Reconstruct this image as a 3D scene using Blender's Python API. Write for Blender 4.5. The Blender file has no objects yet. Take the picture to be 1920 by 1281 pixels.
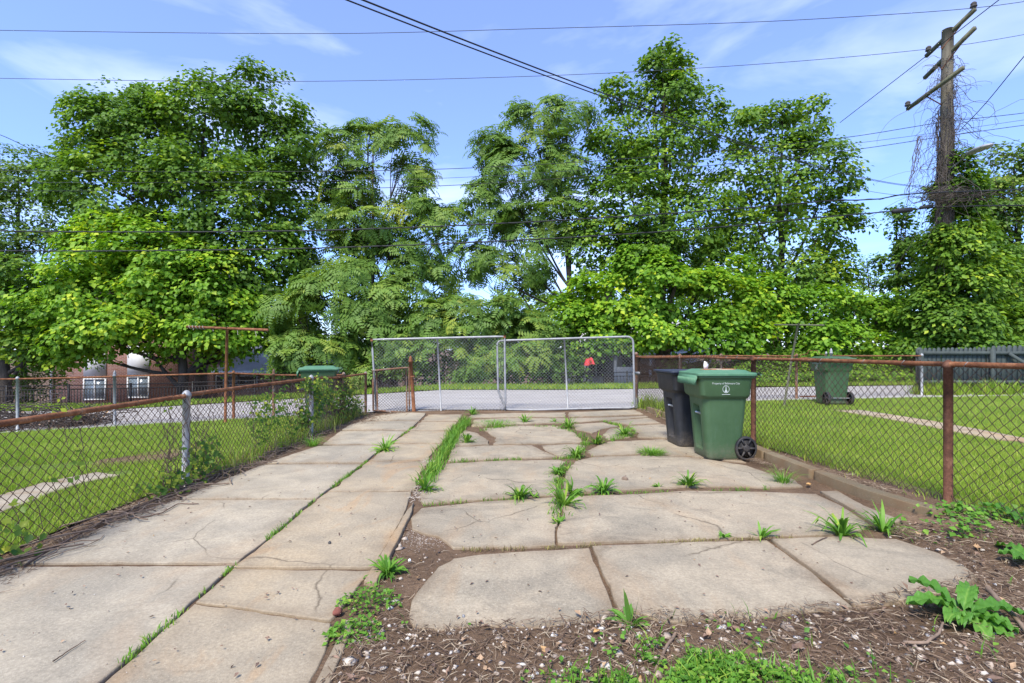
import bpy, bmesh, math, random
import numpy as np
from mathutils import Vector, Matrix

# ---------------------------------------------------------------- camera, sky, sun, exposure
S = bpy.context.scene
C = S.collection
random.seed(7)
rng = np.random.default_rng(11)
F = 950.0; CX = 943.0; CY = 656.0; EYE = 1.35
cam_d = bpy.data.cameras.new('camera'); cam = bpy.data.objects.new('camera', cam_d); C.objects.link(cam)
cam.location = (0, 0, EYE); cam.rotation_euler = (math.radians(90), 0, 0)
cam_d.sensor_width = 36.0; cam_d.lens = 36.0 * F / 1920
cam_d.shift_x = (960 - CX) / 1920; cam_d.shift_y = (CY - 640.5) / 1920
cam_d.clip_start = 0.05; cam_d.clip_end = 3000
S.camera = cam

SUN_EL, SUN_AZ = math.radians(54), math.radians(205)      # azimuth clockwise from +Y: behind the camera, a little left
W = bpy.data.worlds.new('World'); S.world = W; W.use_nodes = True
wn = W.node_tree; wn.nodes.clear()
def wnode(t, **k):
    n = wn.nodes.new(t)
    for a, b in k.items(): setattr(n, a, b)
    return n
sky = wnode('ShaderNodeTexSky', sky_type='NISHITA', sun_disc=False, sun_elevation=SUN_EL, sun_rotation=SUN_AZ,
            air_density=1.0, dust_density=0.3, ozone_density=6.0, altitude=0)
tc = wnode('ShaderNodeTexCoord')
mp = wnode('ShaderNodeMapping'); mp.inputs['Scale'].default_value = (1.2, 1.2, 4.2); mp.inputs['Location'].default_value = (3.1, 0.4, 1.7)
mp.inputs['Rotation'].default_value = (0.0, 0.25, 0.0)
nz = wnode('ShaderNodeTexNoise'); nz.inputs['Scale'].default_value = 1.5; nz.inputs['Detail'].default_value = 6; nz.inputs['Roughness'].default_value = 0.55; nz.inputs['Distortion'].default_value = 0.5
rp = wnode('ShaderNodeValToRGB'); rp.color_ramp.elements[0].position = 0.52; rp.color_ramp.elements[0].color = (0.10, 0.10, 0.10, 1); rp.color_ramp.elements[1].position = 0.86; rp.color_ramp.elements[1].color = (0.62, 0.62, 0.62, 1)
mx = wnode('ShaderNodeMix', data_type='RGBA'); mx.inputs['B'].default_value = (6.6, 7.2, 8.6, 1)
bg = wnode('ShaderNodeBackground'); bg.inputs['Strength'].default_value = 0.12
wo = wnode('ShaderNodeOutputWorld')
tn = wnode('ShaderNodeMix', data_type='RGBA', blend_type='MULTIPLY'); tn.inputs['Factor'].default_value = 1.0; tn.inputs['B'].default_value = (0.84, 0.96, 1.32, 1)
for a, b in ((tc.outputs['Generated'], mp.inputs['Vector']), (mp.outputs['Vector'], nz.inputs['Vector']), (nz.outputs['Fac'], rp.inputs['Fac']),
             (rp.outputs['Color'], mx.inputs['Factor']), (sky.outputs['Color'], tn.inputs['A']), (tn.outputs['Result'], mx.inputs['A']), (mx.outputs['Result'], bg.inputs['Color']), (bg.outputs['Background'], wo.inputs['Surface'])):
    wn.links.new(a, b)

sun_d = bpy.data.lights.new('sun', 'SUN'); sun = bpy.data.objects.new('sun', sun_d); C.objects.link(sun)
sun_d.energy = 3.0; sun_d.angle = math.radians(14); sun_d.color = (1.0, 0.94, 0.82)
sdir = Vector((math.sin(SUN_AZ) * math.cos(SUN_EL), math.cos(SUN_AZ) * math.cos(SUN_EL), math.sin(SUN_EL)))
sun.rotation_euler = (-sdir).to_track_quat('-Z', 'Y').to_euler(); sun.location = (0, -5, 30)

S.view_settings.view_transform = 'Standard'; S.view_settings.look = 'None'
S.view_settings.gamma = 1.0; S.view_settings.use_curve_mapping = False
S.view_settings.exposure = 1.08
S.render.engine = 'CYCLES'
S.cycles.max_bounces = 6; S.cycles.diffuse_bounces = 3; S.cycles.transmission_bounces = 3; S.cycles.glossy_bounces = 2
S.cycles.use_denoising = True; S.cycles.sample_clamp_indirect = 6

# ---------------------------------------------------------------- terrain and pixel helpers
def sm(a, b, x):
    t = np.clip((np.asarray(x, float) - a) / (b - a), 0, 1); return t * t * (3 - 2 * t)
def h(x, y):
    x = np.asarray(x, float); y = np.asarray(y, float)
    s = sm(3, 12, y)
    g = np.where(x < -2, -0.06 * np.minimum(-2 - x, 12), np.where(x > 2, 0.013 * np.minimum(x - 2, 12), 0))
    drop = -0.85 * sm(18.6, 19.8, y) * sm(9.0, 4.0, x) - 0.5 * sm(22, 30, y)
    bank = 0.9 * sm(18.5, 20.5, y) * sm(8.0, 11.0, x)
    return s * g + drop + bank
def G(px, py, dz=0.0):                       # pixel -> the point of the ground it shows
    z = 0.0
    for _ in range(12):
        y = F * (EYE - z) / max(py - CY, 1.0); x = (px - CX) * y / F
        z = float(h(x, y)) * 0.7 + z * 0.3
    return Vector((x, y, z + dz))
def D(px, py, Y):                            # pixel at a known distance
    return Vector(((px - CX) * Y / F, Y, EYE + (CY - py) * Y / F))
def on(x, y, dz=0.0): return Vector((x, y, float(h(x, y)) + dz))

# ---------------------------------------------------------------- mesh helpers
class MB:
    def __init__(s): s.v = []; s.f = []; s.n = 0; s.t = []
    def add(s, v, f, tint=None):
        v = np.asarray(v, float).reshape(-1, 3)
        for q in f:
            q = np.asarray(q)
            if q.size: s.f.append(q + s.n)
        s.v.append(v); s.t.append(np.full(len(v), 0.5) if tint is None else np.asarray(tint, float))
        s.n += len(v); return s
    def mesh(s, name, mat, smooth=False):
        me = bpy.data.meshes.new(name)
        v = np.concatenate(s.v) if s.v else np.zeros((0, 3))
        me.vertices.add(len(v)); me.vertices.foreach_set('co', v.astype(np.float32).ravel())
        tot = np.concatenate([np.full(len(q), q.shape[1]) for q in s.f]); idx = np.concatenate([q.ravel() for q in s.f])
        me.loops.add(len(idx)); me.loops.foreach_set('vertex_index', idx.astype(np.int32))
        me.polygons.add(len(tot)); me.polygons.foreach_set('loop_start', np.concatenate([[0], np.cumsum(tot)[:-1]]).astype(np.int32))
        me.polygons.foreach_set('loop_total', tot.astype(np.int32))
        if smooth: me.polygons.foreach_set('use_smooth', np.ones(len(tot), bool))
        a = me.attributes.new('tint', 'FLOAT', 'POINT'); a.data.foreach_set('value', np.concatenate(s.t).astype(np.float32))
        me.update(calc_edges=True); me.validate()
        if mat: me.materials.append(mat)
        return me
    def build(s, name, mat, parent=None, smooth=False):
        return link(name, s.mesh(name, mat, smooth), parent)
    def box(s, c, size, rot=None):
        x, y, z = [d / 2 for d in size]
        v = np.array([[i * x, j * y, k * z] for k in (-1, 1) for j in (-1, 1) for i in (-1, 1)])
        if rot is not None: v = v @ np.array(rot).T
        return s.add(v + np.array(c), [np.array([[0, 2, 3, 1], [4, 5, 7, 6], [0, 1, 5, 4], [2, 6, 7, 3], [0, 4, 6, 2], [1, 3, 7, 5]])])
    def tube(s, pts, r, sides=8, cap=True, tint=None):
        p = np.asarray([list(q) for q in pts], float); n = len(p)
        r = np.full(n, r) if np.isscalar(r) else np.asarray(r, float)
        t = np.gradient(p, axis=0); t /= np.linalg.norm(t, axis=1)[:, None] + 1e-9
        ref = np.array([0, 0, 1.0]) if abs(t[:, 2]).mean() < 0.8 else np.array([1.0, 0, 0])
        a = np.cross(t, ref); a /= np.linalg.norm(a, axis=1)[:, None] + 1e-9; b = np.cross(t, a)
        th = np.arange(sides) * 2 * np.pi / sides
        v = p[:, None] + r[:, None, None] * (np.cos(th)[None, :, None] * a[:, None] + np.sin(th)[None, :, None] * b[:, None])
        v = v.reshape(-1, 3)
        i = np.arange(n - 1)[:, None] * sides; j = np.arange(sides)[None]; k = (j + 1) % sides
        f = [np.stack([i + j, i + k, i + sides + k, i + sides + j], -1).reshape(-1, 4)]
        if cap: f += [np.arange(sides)[None, ::-1].copy() if False else np.arange(sides)[None], (np.arange(sides) + (n - 1) * sides)[None, ::-1]]
        return s.add(v, f, None if tint is None else np.full(len(v), tint))
    def loft(s, rings, cap=True):
        n = len(rings); m = len(rings[0]); v = np.concatenate([np.asarray(r, float) for r in rings])
        i = np.arange(n - 1)[:, None] * m; j = np.arange(m)[None]; k = (j + 1) % m
        f = [np.stack([i + j, i + k, i + m + k, i + m + j], -1).reshape(-1, 4)]
        if cap: f += [np.arange(m)[None, ::-1], (np.arange(m) + (n - 1) * m)[None]]
        return s.add(v, f)
def link(name, me, parent=None):
    o = bpy.data.objects.new(name, me); C.objects.link(o)
    if parent is not None: o.parent = parent
    return o
def tag(o, label=None, cat=None, group=None, kind=None):
    for k, v in (('label', label), ('category', cat), ('group', group), ('kind', kind)):
        if v: o[k] = v
    return o
def thing(name, label, cat, loc=(0, 0, 0), group=None, rz=0.0):
    o = bpy.data.objects.new(name, None); C.objects.link(o); o.location = loc; o.rotation_euler = (0, 0, rz)
    o.empty_display_size = 0.2
    return tag(o, label, cat, group)
def adopt(part, root):                        # part was built in world coordinates
    part.parent = root
    part.matrix_parent_inverse = Matrix.LocRotScale(root.location, root.rotation_euler, None).inverted()
    return part
def sfbm(x, y, seed=0, oct=3, f0=1.0):          # cheap smooth noise
    r = np.random.default_rng(seed); v = 0; a = 1.0; f = f0
    for _ in range(oct):
        for _k in range(3):
            th = r.uniform(0, 6.28); ph = r.uniform(0, 6.28)
            v = v + a / 3 * np.sin(f * (np.cos(th) * x + np.sin(th) * y) * 6.28 + ph)
        a *= 0.55; f *= 2.1
    return v

# ---------------------------------------------------------------- materials
class NM:
    def __init__(s, name):
        s.m = bpy.data.materials.new(name); s.m.use_nodes = True; s.t = s.m.node_tree; s.t.nodes.clear()
        s.out = s.n('ShaderNodeOutputMaterial')
    def n(s, t, **k):
        x = s.t.nodes.new(t)
        for a, b in k.items(): setattr(x, a, b)
        return x
    def l(s, a, b): s.t.links.new(a, b)
    def pos(s):
        if not hasattr(s, '_p'): s._p = s.n('ShaderNodeNewGeometry').outputs['Position']
        return s._p
    def obj(s):
        if not hasattr(s, '_o'): s._o = s.n('ShaderNodeTexCoord').outputs['Object']
        return s._o
    def noise(s, scale, detail=4, rough=0.55, vec=None, stretch=None, dist=0.0):
        v = vec or s.pos()
        if stretch:
            m = s.n('ShaderNodeMapping'); m.inputs['Scale'].default_value = stretch; s.l(v, m.inputs['Vector']); v = m.outputs['Vector']
        x = s.n('ShaderNodeTexNoise'); x.inputs['Scale'].default_value = scale; x.inputs['Detail'].default_value = detail
        x.inputs['Roughness'].default_value = rough; x.inputs['Distortion'].default_value = dist
        s.l(v, x.inputs['Vector']); return x.outputs['Fac']
    def voro(s, scale, out='Distance', vec=None):
        x = s.n('ShaderNodeTexVoronoi'); x.inputs['Scale'].default_value = scale; s.l(vec or s.pos(), x.inputs['Vector']); return x.outputs[out]
    def ramp(s, fac, *stops):
        r = s.n('ShaderNodeValToRGB'); e = r.color_ramp.elements
        while len(e) < len(stops): e.new(0.5)
        for q, (p, c) in zip(e, stops):
            q.position = p; q.color = (*c, 1) if not np.isscalar(c) else (c, c, c, 1)
        s.l(fac, r.inputs['Fac']); return r.outputs['Color']
    def mix(s, fac, a, b, blend='MIX'):
        m = s.n('ShaderNodeMix', data_type='RGBA', blend_type=blend)
        for v, k in ((fac, 'Factor'), (a, 'A'), (b, 'B')):
            if isinstance(v, (int, float)): m.inputs[k].default_value = v
            elif isinstance(v, tuple): m.inputs[k].default_value = (*v, 1)
            else: s.l(v, m.inputs[k])
        return m.outputs['Result']
    def math(s, op, a, b=0.0):
        m = s.n('ShaderNodeMath', operation=op)
        for i, v in enumerate((a, b)):
            if isinstance(v, (int, float)): m.inputs[i].default_value = v
            else: s.l(v, m.inputs[i])
        return m.outputs[0]
    def attr(s, name='tint'): return s.n('ShaderNodeAttribute', attribute_name=name).outputs['Fac']
    def rand(s): return s.n('ShaderNodeObjectInfo').outputs['Random']
    def bump(s, height, strength=0.5, dist=0.01):
        b = s.n('ShaderNodeBump'); b.inputs['Strength'].default_value = strength; b.inputs['Distance'].default_value = dist
        s.l(height, b.inputs['Height']); return b.outputs['Normal']
    def bsdf(s, color, rough=0.7, metal=0.0, normal=None, spec=0.4):
        b = s.n('ShaderNodeBsdfPrincipled')
        for v, k in ((color, 'Base Color'), (rough, 'Roughness'), (metal, 'Metallic'), (spec, 'Specular IOR Level')):
            if isinstance(v, tuple): b.inputs[k].default_value = (*v, 1)
            elif isinstance(v, (int, float)): b.inputs[k].default_value = v
            else: s.l(v, b.inputs[k])
        if normal is not None: s.l(normal, b.inputs['Normal'])
        s.l(b.outputs[0], s.out.inputs['Surface']); return s.m
    def leafy(s, color, trans=0.38, rough=0.5, tcol=None):
        d = s.n('ShaderNodeBsdfPrincipled'); s.l(color, d.inputs['Base Color']); d.inputs['Roughness'].default_value = rough; d.inputs['Specular IOR Level'].default_value = 0.25
        t = s.n('ShaderNodeBsdfTranslucent')
        tc_ = s.mix(1.0, color, tcol or (1.15, 1.2, 0.55), 'MULTIPLY'); s.l(tc_, t.inputs['Color'])
        m = s.n('ShaderNodeMixShader'); m.inputs[0].default_value = trans
        s.l(d.outputs[0], m.inputs[1]); s.l(t.outputs[0], m.inputs[2]); s.l(m.outputs[0], s.out.inputs['Surface']); return s.m

def leaf_mat(name, dark, mid, young, trans=0.38):
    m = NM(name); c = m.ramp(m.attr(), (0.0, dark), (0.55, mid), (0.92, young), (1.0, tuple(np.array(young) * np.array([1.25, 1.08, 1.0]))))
    return m.leafy(c, trans)
M = {}
M['maple'] = leaf_mat('maple_leaf', (0.073, 0.149, 0.021), (0.149, 0.276, 0.030), (0.329, 0.452, 0.035))
M['maple_young'] = leaf_mat('young_maple_leaf', (0.091, 0.214, 0.017), (0.211, 0.384, 0.027), (0.420, 0.553, 0.038))
M['ailanthus'] = leaf_mat('compound_leaf', (0.082, 0.153, 0.030), (0.164, 0.279, 0.046), (0.271, 0.354, 0.054))
M['shrub'] = leaf_mat('shrub_leaf', (0.071, 0.149, 0.022), (0.158, 0.271, 0.032), (0.358, 0.454, 0.042))
M['ivy'] = leaf_mat('ivy_leaf', (0.064, 0.146, 0.019), (0.150, 0.274, 0.028), (0.344, 0.475, 0.039))
M['pale'] = leaf_mat('pale_leaf', (0.084, 0.172, 0.033), (0.168, 0.270, 0.050), (0.288, 0.368, 0.061))
M['grass'] = leaf_mat('grass_blade', (0.150, 0.245, 0.026), (0.275, 0.405, 0.042), (0.40, 0.45, 0.085), 0.30)
M['weed'] = leaf_mat('weed_leaf', (0.070, 0.180, 0.020), (0.130, 0.290, 0.030), (0.24, 0.38, 0.050), 0.30)
M['vine'] = leaf_mat('vine_leaf', (0.050, 0.130, 0.020), (0.140, 0.230, 0.030), (0.36, 0.42, 0.040), 0.40)
M['dock'] = leaf_mat('dock_leaf', (0.055, 0.170, 0.025), (0.105, 0.260, 0.035), (0.20, 0.36, 0.060), 0.30)
M['dry_grass'] = leaf_mat('dry_grass', (0.16, 0.11, 0.055), (0.27, 0.21, 0.10), (0.30, 0.30, 0.09), 0.2)

def bark(name, a, b, scale=6):
    m = NM(name); n = m.noise(scale, 6, 0.65, stretch=(1, 1, 0.22)); n2 = m.noise(scale * 4, 3, 0.6, stretch=(1, 1, 0.3))
    return m.bsdf(m.mix(m.math('MULTIPLY', n2, 0.5), m.ramp(n, (0.3, a), (0.7, b)), a), 0.9, normal=m.bump(n, 0.7, 0.02))
M['bark'] = bark('bark', (0.030, 0.024, 0.019), (0.105, 0.085, 0.066))
M['vinewood'] = bark('bare_vine', (0.050, 0.040, 0.034), (0.16, 0.13, 0.11), 12)
M['pole_wood'] = bark('weathered_pole', (0.10, 0.085, 0.06), (0.24, 0.21, 0.15), 5)
M['arm_wood'] = bark('crossarm_wood', (0.07, 0.072, 0.042), (0.17, 0.165, 0.10), 7)

def concrete(name, base, warm, grey, orange_amt, dark_amt, speck=0.45):
    m = NM(name); p = m.pos()
    big = m.noise(0.75, 5, 0.6); med = m.noise(3.3, 6, 0.65, dist=0.6); fine = m.noise(60, 4, 0.7); vf = m.noise(240, 2, 0.6)
    c = m.ramp(big, (0.36, tuple(np.array(grey) * 0.92)), (0.50, base), (0.64, warm))
    c = m.mix(m.math('MULTIPLY', m.ramp(med, (0.40, 0.0), (0.66, 1.0)), 0.55), c, tuple(np.array(grey) * 0.74))
    # orange rust-like staining, long in the walking direction
    o = m.ramp(m.noise(1.5, 5, 0.6, stretch=(1.6, 0.7, 1), dist=0.8), (0.52, 0.0), (0.68, 1.0))
    c = m.mix(m.math('MULTIPLY', o, orange_amt), c, (0.50, 0.31, 0.16))
    # blotches of black lichen and tyre dirt
    d = m.ramp(m.noise(1.15, 7, 0.72, stretch=(0.8, 1.4, 1), dist=1.0), (0.53, 0.0), (0.68, 1.0))
    c = m.mix(m.math('MULTIPLY', d, dark_amt), c, (0.15, 0.14, 0.125))
    c = m.mix(1.0, c, m.ramp(fine, (0.30, 0.76), (0.70, 1.20)), 'MULTIPLY')
    c = m.mix(m.math('MULTIPLY', m.ramp(m.voro(62), (0.10, 1.0), (0.25, 0.0)), speck), c, (0.66, 0.62, 0.54))
    c = m.mix(m.math('MULTIPLY', m.ramp(m.voro(48), (0.05, 1.0), (0.10, 0.0)), 0.8), c, (0.13, 0.11, 0.095))
    c = m.mix(m.math('MULTIPLY', m.rand(), 0.18), c, tuple(np.array(base) * 0.72))
    # hairline cracks
    wv = m.n('ShaderNodeMix', data_type='RGBA', blend_type='ADD'); wv.inputs['Factor'].default_value = 0.16; m.l(p, wv.inputs['A'])
    nn = m.n('ShaderNodeTexNoise'); nn.inputs['Scale'].default_value = 3.0; nn.inputs['Detail'].default_value = 6; m.l(p, nn.inputs['Vector']); m.l(nn.outputs['Color'], wv.inputs['B'])
    ed = m.n('ShaderNodeTexVoronoi', feature='DISTANCE_TO_EDGE'); ed.inputs['Scale'].default_value = 0.75; m.l(wv.outputs['Result'], ed.inputs['Vector'])
    ck = m.math('MULTIPLY', m.ramp(ed.outputs['Distance'], (0.0015, 1.0), (0.005, 0.0)), m.ramp(m.noise(0.9, 2), (0.50, 0.0), (0.56, 0.75)))
    c = m.mix(ck, c, (0.10, 0.08, 0.06))
    # dirt that collects along broken edges
    e = m.attr(); c = m.mix(m.math('MULTIPLY', e, m.ramp(med, (0.3, 0.35), (0.65, 1.0))), c, (0.20, 0.135, 0.085))
    hgt = m.math('ADD', m.math('MULTIPLY', fine, 0.7), m.math('MULTIPLY', vf, 0.5))
    c = m.mix(1.0, c, (0.84, 0.80, 0.69), 'MULTIPLY')
    return m.bsdf(c, 0.92, normal=m.bump(hgt, 0.45, 0.006), spec=0.2)
M['con_left'] = concrete('pale_slab_concrete', (0.47, 0.425, 0.36), (0.52, 0.46, 0.375), (0.36, 0.335, 0.295), 0.18, 0.22)
M['con_mid'] = concrete('tan_walk_concrete', (0.46, 0.395, 0.31), (0.49, 0.40, 0.29), (0.37, 0.33, 0.275), 0.60, 0.18, 0.3)
M['con_right'] = concrete('drive_concrete', (0.45, 0.395, 0.32), (0.48, 0.41, 0.325), (0.335, 0.305, 0.26), 0.22, 0.60)
M['con_kerb'] = concrete('kerb_concrete', (0.25, 0.225, 0.165), (0.29, 0.245, 0.175), (0.165, 0.16, 0.115), 0.2, 0.5)
def road():
    m = NM('alley_surface'); n = m.noise(2.2, 5, 0.6, stretch=(0.35, 1, 1)); f = m.noise(80, 3, 0.7)
    c = m.ramp(n, (0.3, (0.33, 0.305, 0.285)), (0.7, (0.42, 0.395, 0.37)))
    c = m.mix(1.0, c, m.ramp(f, (0.3, 0.86), (0.7, 1.1)), 'MULTIPLY')
    return m.bsdf(c, 0.92, normal=m.bump(f, 0.3, 0.006), spec=0.2)
M['road'] = road()
def soil():
    m = NM('soil'); n = m.noise(1.4, 6, 0.65); f = m.noise(32, 6, 0.75); p = m.voro(70)
    c = m.ramp(n, (0.3, (0.095, 0.060, 0.036)), (0.55, (0.155, 0.100, 0.061)), (0.75, (0.235, 0.160, 0.100)))
    c = m.mix(1.0, c, m.ramp(f, (0.25, 0.55), (0.75, 1.45)), 'MULTIPLY')
    c = m.mix(m.math('MULTIPLY', m.ramp(p, (0.10, 1.0), (0.20, 0.0)), 0.45), c, (0.38, 0.33, 0.26))
    return m.bsdf(c, 0.95, normal=m.bump(f, 1.0, 0.02), spec=0.15)
M['soil'] = soil()
def turf(name, a, b, c2):
    m = NM(name); n = m.noise(0.9, 6, 0.65); f = m.noise(38, 5, 0.75)
    c = m.ramp(n, (0.32, a), (0.52, b), (0.74, c2)); c = m.mix(1.0, c, m.ramp(f, (0.25, 0.5), (0.75, 1.4)), 'MULTIPLY')
    return m.bsdf(c, 0.95, normal=m.bump(f, 0.9, 0.03), spec=0.1)
M['turf'] = turf('lawn_soil', (0.12, 0.16, 0.035), (0.14, 0.21, 0.036), (0.19, 0.20, 0.06))
M['verge'] = turf('verge_soil', (0.06, 0.10, 0.022), (0.08, 0.14, 0.026), (0.10, 0.13, 0.035))

def rust(name, a, b, c_, grey=0.0, rough=0.85):
    m = NM(name); n = m.noise(9, 6, 0.7); f = m.noise(70, 4, 0.7)
    c = m.ramp(n, (0.28, a), (0.52, b), (0.72, c_)); c = m.mix(1.0, c, m.ramp(f, (0.3, 0.65), (0.7, 1.3)), 'MULTIPLY')
    if grey: c = m.mix(m.ramp(m.noise(5, 5, 0.7, stretch=(1, 1, 0.5)), (0.62 - grey, 1.0), (0.72 - grey * 0.8, 0.0)), c, (0.30, 0.30, 0.29))
    return m.bsdf(c, rough, 0.1, m.bump(f, 0.5, 0.003), 0.3)
M['rust'] = rust('rusty_pipe', (0.085, 0.032, 0.016), (0.215, 0.085, 0.036), (0.34, 0.17, 0.085))
M['rust_dark'] = rust('dark_rusty_steel', (0.045, 0.022, 0.014), (0.12, 0.050, 0.028), (0.20, 0.10, 0.06), 0.0)
M['wire_rust'] = rust('rusty_wire', (0.050, 0.032, 0.024), (0.088, 0.055, 0.040), (0.15, 0.10, 0.075))
M['rust_grey'] = rust('part_rusted_pipe', (0.10, 0.05, 0.03), (0.20, 0.105, 0.06), (0.30, 0.20, 0.13), 0.30)
def galv(name, a, b, rough=0.6, metal=0.35):
    m = NM(name); n = m.noise(7, 6, 0.7); f = m.noise(90, 3, 0.6)
    c = m.ramp(n, (0.3, a), (0.7, b)); c = m.mix(m.math('MULTIPLY', m.ramp(m.noise(3, 6, 0.75), (0.66, 0.0), (0.78, 1.0)), 0.6), c, (0.17, 0.10, 0.06))
    return m.bsdf(c, rough, metal, m.bump(f, 0.3, 0.002))
M['galv'] = galv('weathered_galvanised_steel', (0.25, 0.25, 0.245), (0.42, 0.42, 0.41))
M['galv_dark'] = galv('dull_galvanised_steel', (0.16, 0.16, 0.16), (0.30, 0.30, 0.30))
M['wire_galv'] = galv('galvanised_wire', (0.26, 0.26, 0.25), (0.40, 0.40, 0.39), 0.6, 0.3)
def plastic(name, a, b, rough, fade):
    m = NM(name); n = m.noise(3.0, 5, 0.65); f = m.noise(180, 2, 0.6); s_ = m.noise(26, 5, 0.75, stretch=(1, 1, 0.25))
    c = m.ramp(n, (0.3, a), (0.7, b)); c = m.mix(m.math('MULTIPLY', m.ramp(s_, (0.50, 0.0), (0.78, 1.0)), 0.35), c, fade)
    c = m.mix(m.math('MULTIPLY', m.ramp(m.voro(34), (0.03, 1.0), (0.06, 0.0)), 0.35), c, tuple(np.array(fade) * 1.5))
    sx = m.n('ShaderNodeSeparateXYZ'); m.l(m.obj(), sx.inputs[0]); low = m.ramp(m.math('ADD', sx.outputs['Z'], m.math('MULTIPLY', m.noise(9, 5, 0.7), 0.30)), (0.14, 0.75), (0.36, 0.0))
    c = m.mix(m.math('MULTIPLY', low, m.ramp(m.noise(40, 4, 0.7), (0.35, 0.2), (0.65, 1.0))), c, (0.17, 0.135, 0.095))
    c = m.mix(m.math('MULTIPLY', m.ramp(m.noise(14, 6, 0.8, stretch=(1.5, 1.5, 0.12)), (0.60, 0.0), (0.70, 1.0)), 0.30), c, tuple(np.array(fade) * 1.3))
    return m.bsdf(c, m.ramp(s_, (0.3, rough), (0.7, rough + 0.2)), 0, m.bump(f, 0.15, 0.002), 0.45)
M['bin_green'] = plastic('green_cart_plastic', (0.040, 0.088, 0.034), (0.056, 0.112, 0.046), 0.42, (0.085, 0.150, 0.090))
M['bin_lid'] = plastic('sun_faded_green_lid', (0.060, 0.165, 0.085), (0.095, 0.215, 0.120), 0.5, (0.21, 0.29, 0.19))
M['bin_black'] = plastic('black_cart_plastic', (0.014, 0.015, 0.017), (0.024, 0.025, 0.028), 0.45, (0.07, 0.07, 0.072))
M['bin_navy'] = plastic('navy_lid_plastic', (0.020, 0.026, 0.045), (0.035, 0.042, 0.066), 0.4, (0.10, 0.11, 0.14))
M['tyre'] = plastic('wheel_plastic', (0.010, 0.010, 0.011), (0.020, 0.020, 0.021), 0.55, (0.06, 0.055, 0.05))
def plain(name, col, rough=0.7, metal=0.0, var=0.25, scale=8):
    m = NM(name); n = m.noise(scale, 5, 0.65)
    return m.bsdf(m.mix(m.ramp(n, (0.3, 0.0), (0.7, 1.0)), tuple(np.array(col) * (1 - var)), tuple(np.array(col) * (1 + var))), rough, metal)
M['decal'] = plain('white_decal', (0.42, 0.46, 0.42), 0.6, 0, 0.12, 60)
M['deposit'] = plain('dried_mud_stain', (0.40, 0.30, 0.20), 0.9, 0, 0.4, 30)
M['rustdirt'] = plain('rusty_leaf_dirt', (0.30, 0.13, 0.055), 0.95, 0, 0.4, 40)
M['paper'] = plain('white_paper', (0.75, 0.74, 0.70), 0.8, 0, 0.08)
M['steelbar'] = plain('bare_steel_bar', (0.50, 0.51, 0.52), 0.35, 0.6, 0.1)
M['dark_green'] = plain('dark_green_fence_paint', (0.055, 0.068, 0.062), 0.8, 0, 0.22, 5)
M['iron'] = plain('black_iron', (0.012, 0.012, 0.013), 0.5, 0.2, 0.2)
M['cable'] = plain('black_cable', (0.016, 0.017, 0.018), 0.6, 0, 0.2)
M['cable_grey'] = plain('grey_wire', (0.055, 0.06, 0.065), 0.6, 0.2, 0.2)
M['white'] = plain('white_siding', (0.62, 0.62, 0.62), 0.6, 0, 0.06, 3)
M['roof_grey'] = plain('light_grey_roofing', (0.46, 0.46, 0.48), 0.7, 0, 0.12, 3)
M['roof_dark'] = plain('dark_shingle', (0.07, 0.065, 0.06), 0.9, 0, 0.3, 8)
M['glass'] = plain('window_glass', (0.16, 0.20, 0.24), 0.12, 0.0, 0.25, 1.2)
M['glass_dark'] = plain('dark_window_glass', (0.025, 0.03, 0.035), 0.1, 0.0, 0.3, 1.2)
M['red'] = plain('red_cloth', (0.55, 0.05, 0.05), 0.8)
M['rope'] = plain('frayed_rope', (0.42, 0.38, 0.32), 0.9)
M['twig'] = plain('dead_twig', (0.135, 0.088, 0.060), 0.9, 0, 0.45, 14)
M['stick'] = plain('dry_stick', (0.20, 0.14, 0.095), 0.85, 0, 0.35, 14)
M['brick_red'] = plain('brick_fragment', (0.19, 0.065, 0.045), 0.95, 0, 0.3, 30)
def tinted(name, *stops, rough=0.9):
    m = NM(name); f = m.noise(60, 3, 0.6)
    return m.bsdf(m.mix(1.0, m.ramp(m.attr(), *stops), m.ramp(f, (0.3, 0.75), (0.7, 1.2)), 'MULTIPLY'), rough, spec=0.2)
M['litter'] = tinted('dead_litter', (0.0, (0.050, 0.033, 0.023)), (0.4, (0.115, 0.075, 0.050)), (0.75, (0.21, 0.15, 0.10)), (1.0, (0.36, 0.29, 0.20)))
M['pebble'] = tinted('pebble', (0.0, (0.16, 0.13, 0.11)), (0.35, (0.33, 0.26, 0.20)), (0.75, (0.52, 0.45, 0.36)), (1.0, (0.60, 0.57, 0.52)))
M['deadleaf'] = tinted('dead_leaf', (0.0, (0.13, 0.085, 0.065)), (0.5, (0.26, 0.17, 0.12)), (0.85, (0.40, 0.27, 0.16)), (1.0, (0.46, 0.27, 0.10)))
def brickm():
    m = NM('brick_wall'); b = m.n('ShaderNodeTexBrick'); mpn = m.n('ShaderNodeMapping'); mpn.inputs['Rotation'].default_value = (math.radians(90), 0, 0)
    m.l(m.pos(), mpn.inputs['Vector']); m.l(mpn.outputs['Vector'], b.inputs['Vector'])
    b.inputs['Scale'].default_value = 1.0; b.inputs['Brick Width'].default_value = 0.22; b.inputs['Row Height'].default_value = 0.075; b.inputs['Mortar Size'].default_value = 0.009
    b.inputs['Color1'].default_value = (0.24, 0.095, 0.070, 1); b.inputs['Color2'].default_value = (0.33, 0.145, 0.105, 1); b.inputs['Mortar'].default_value = (0.44, 0.36, 0.31, 1)
    return m.bsdf(b.outputs['Color'], 0.9)
M['brick'] = brickm()
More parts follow.
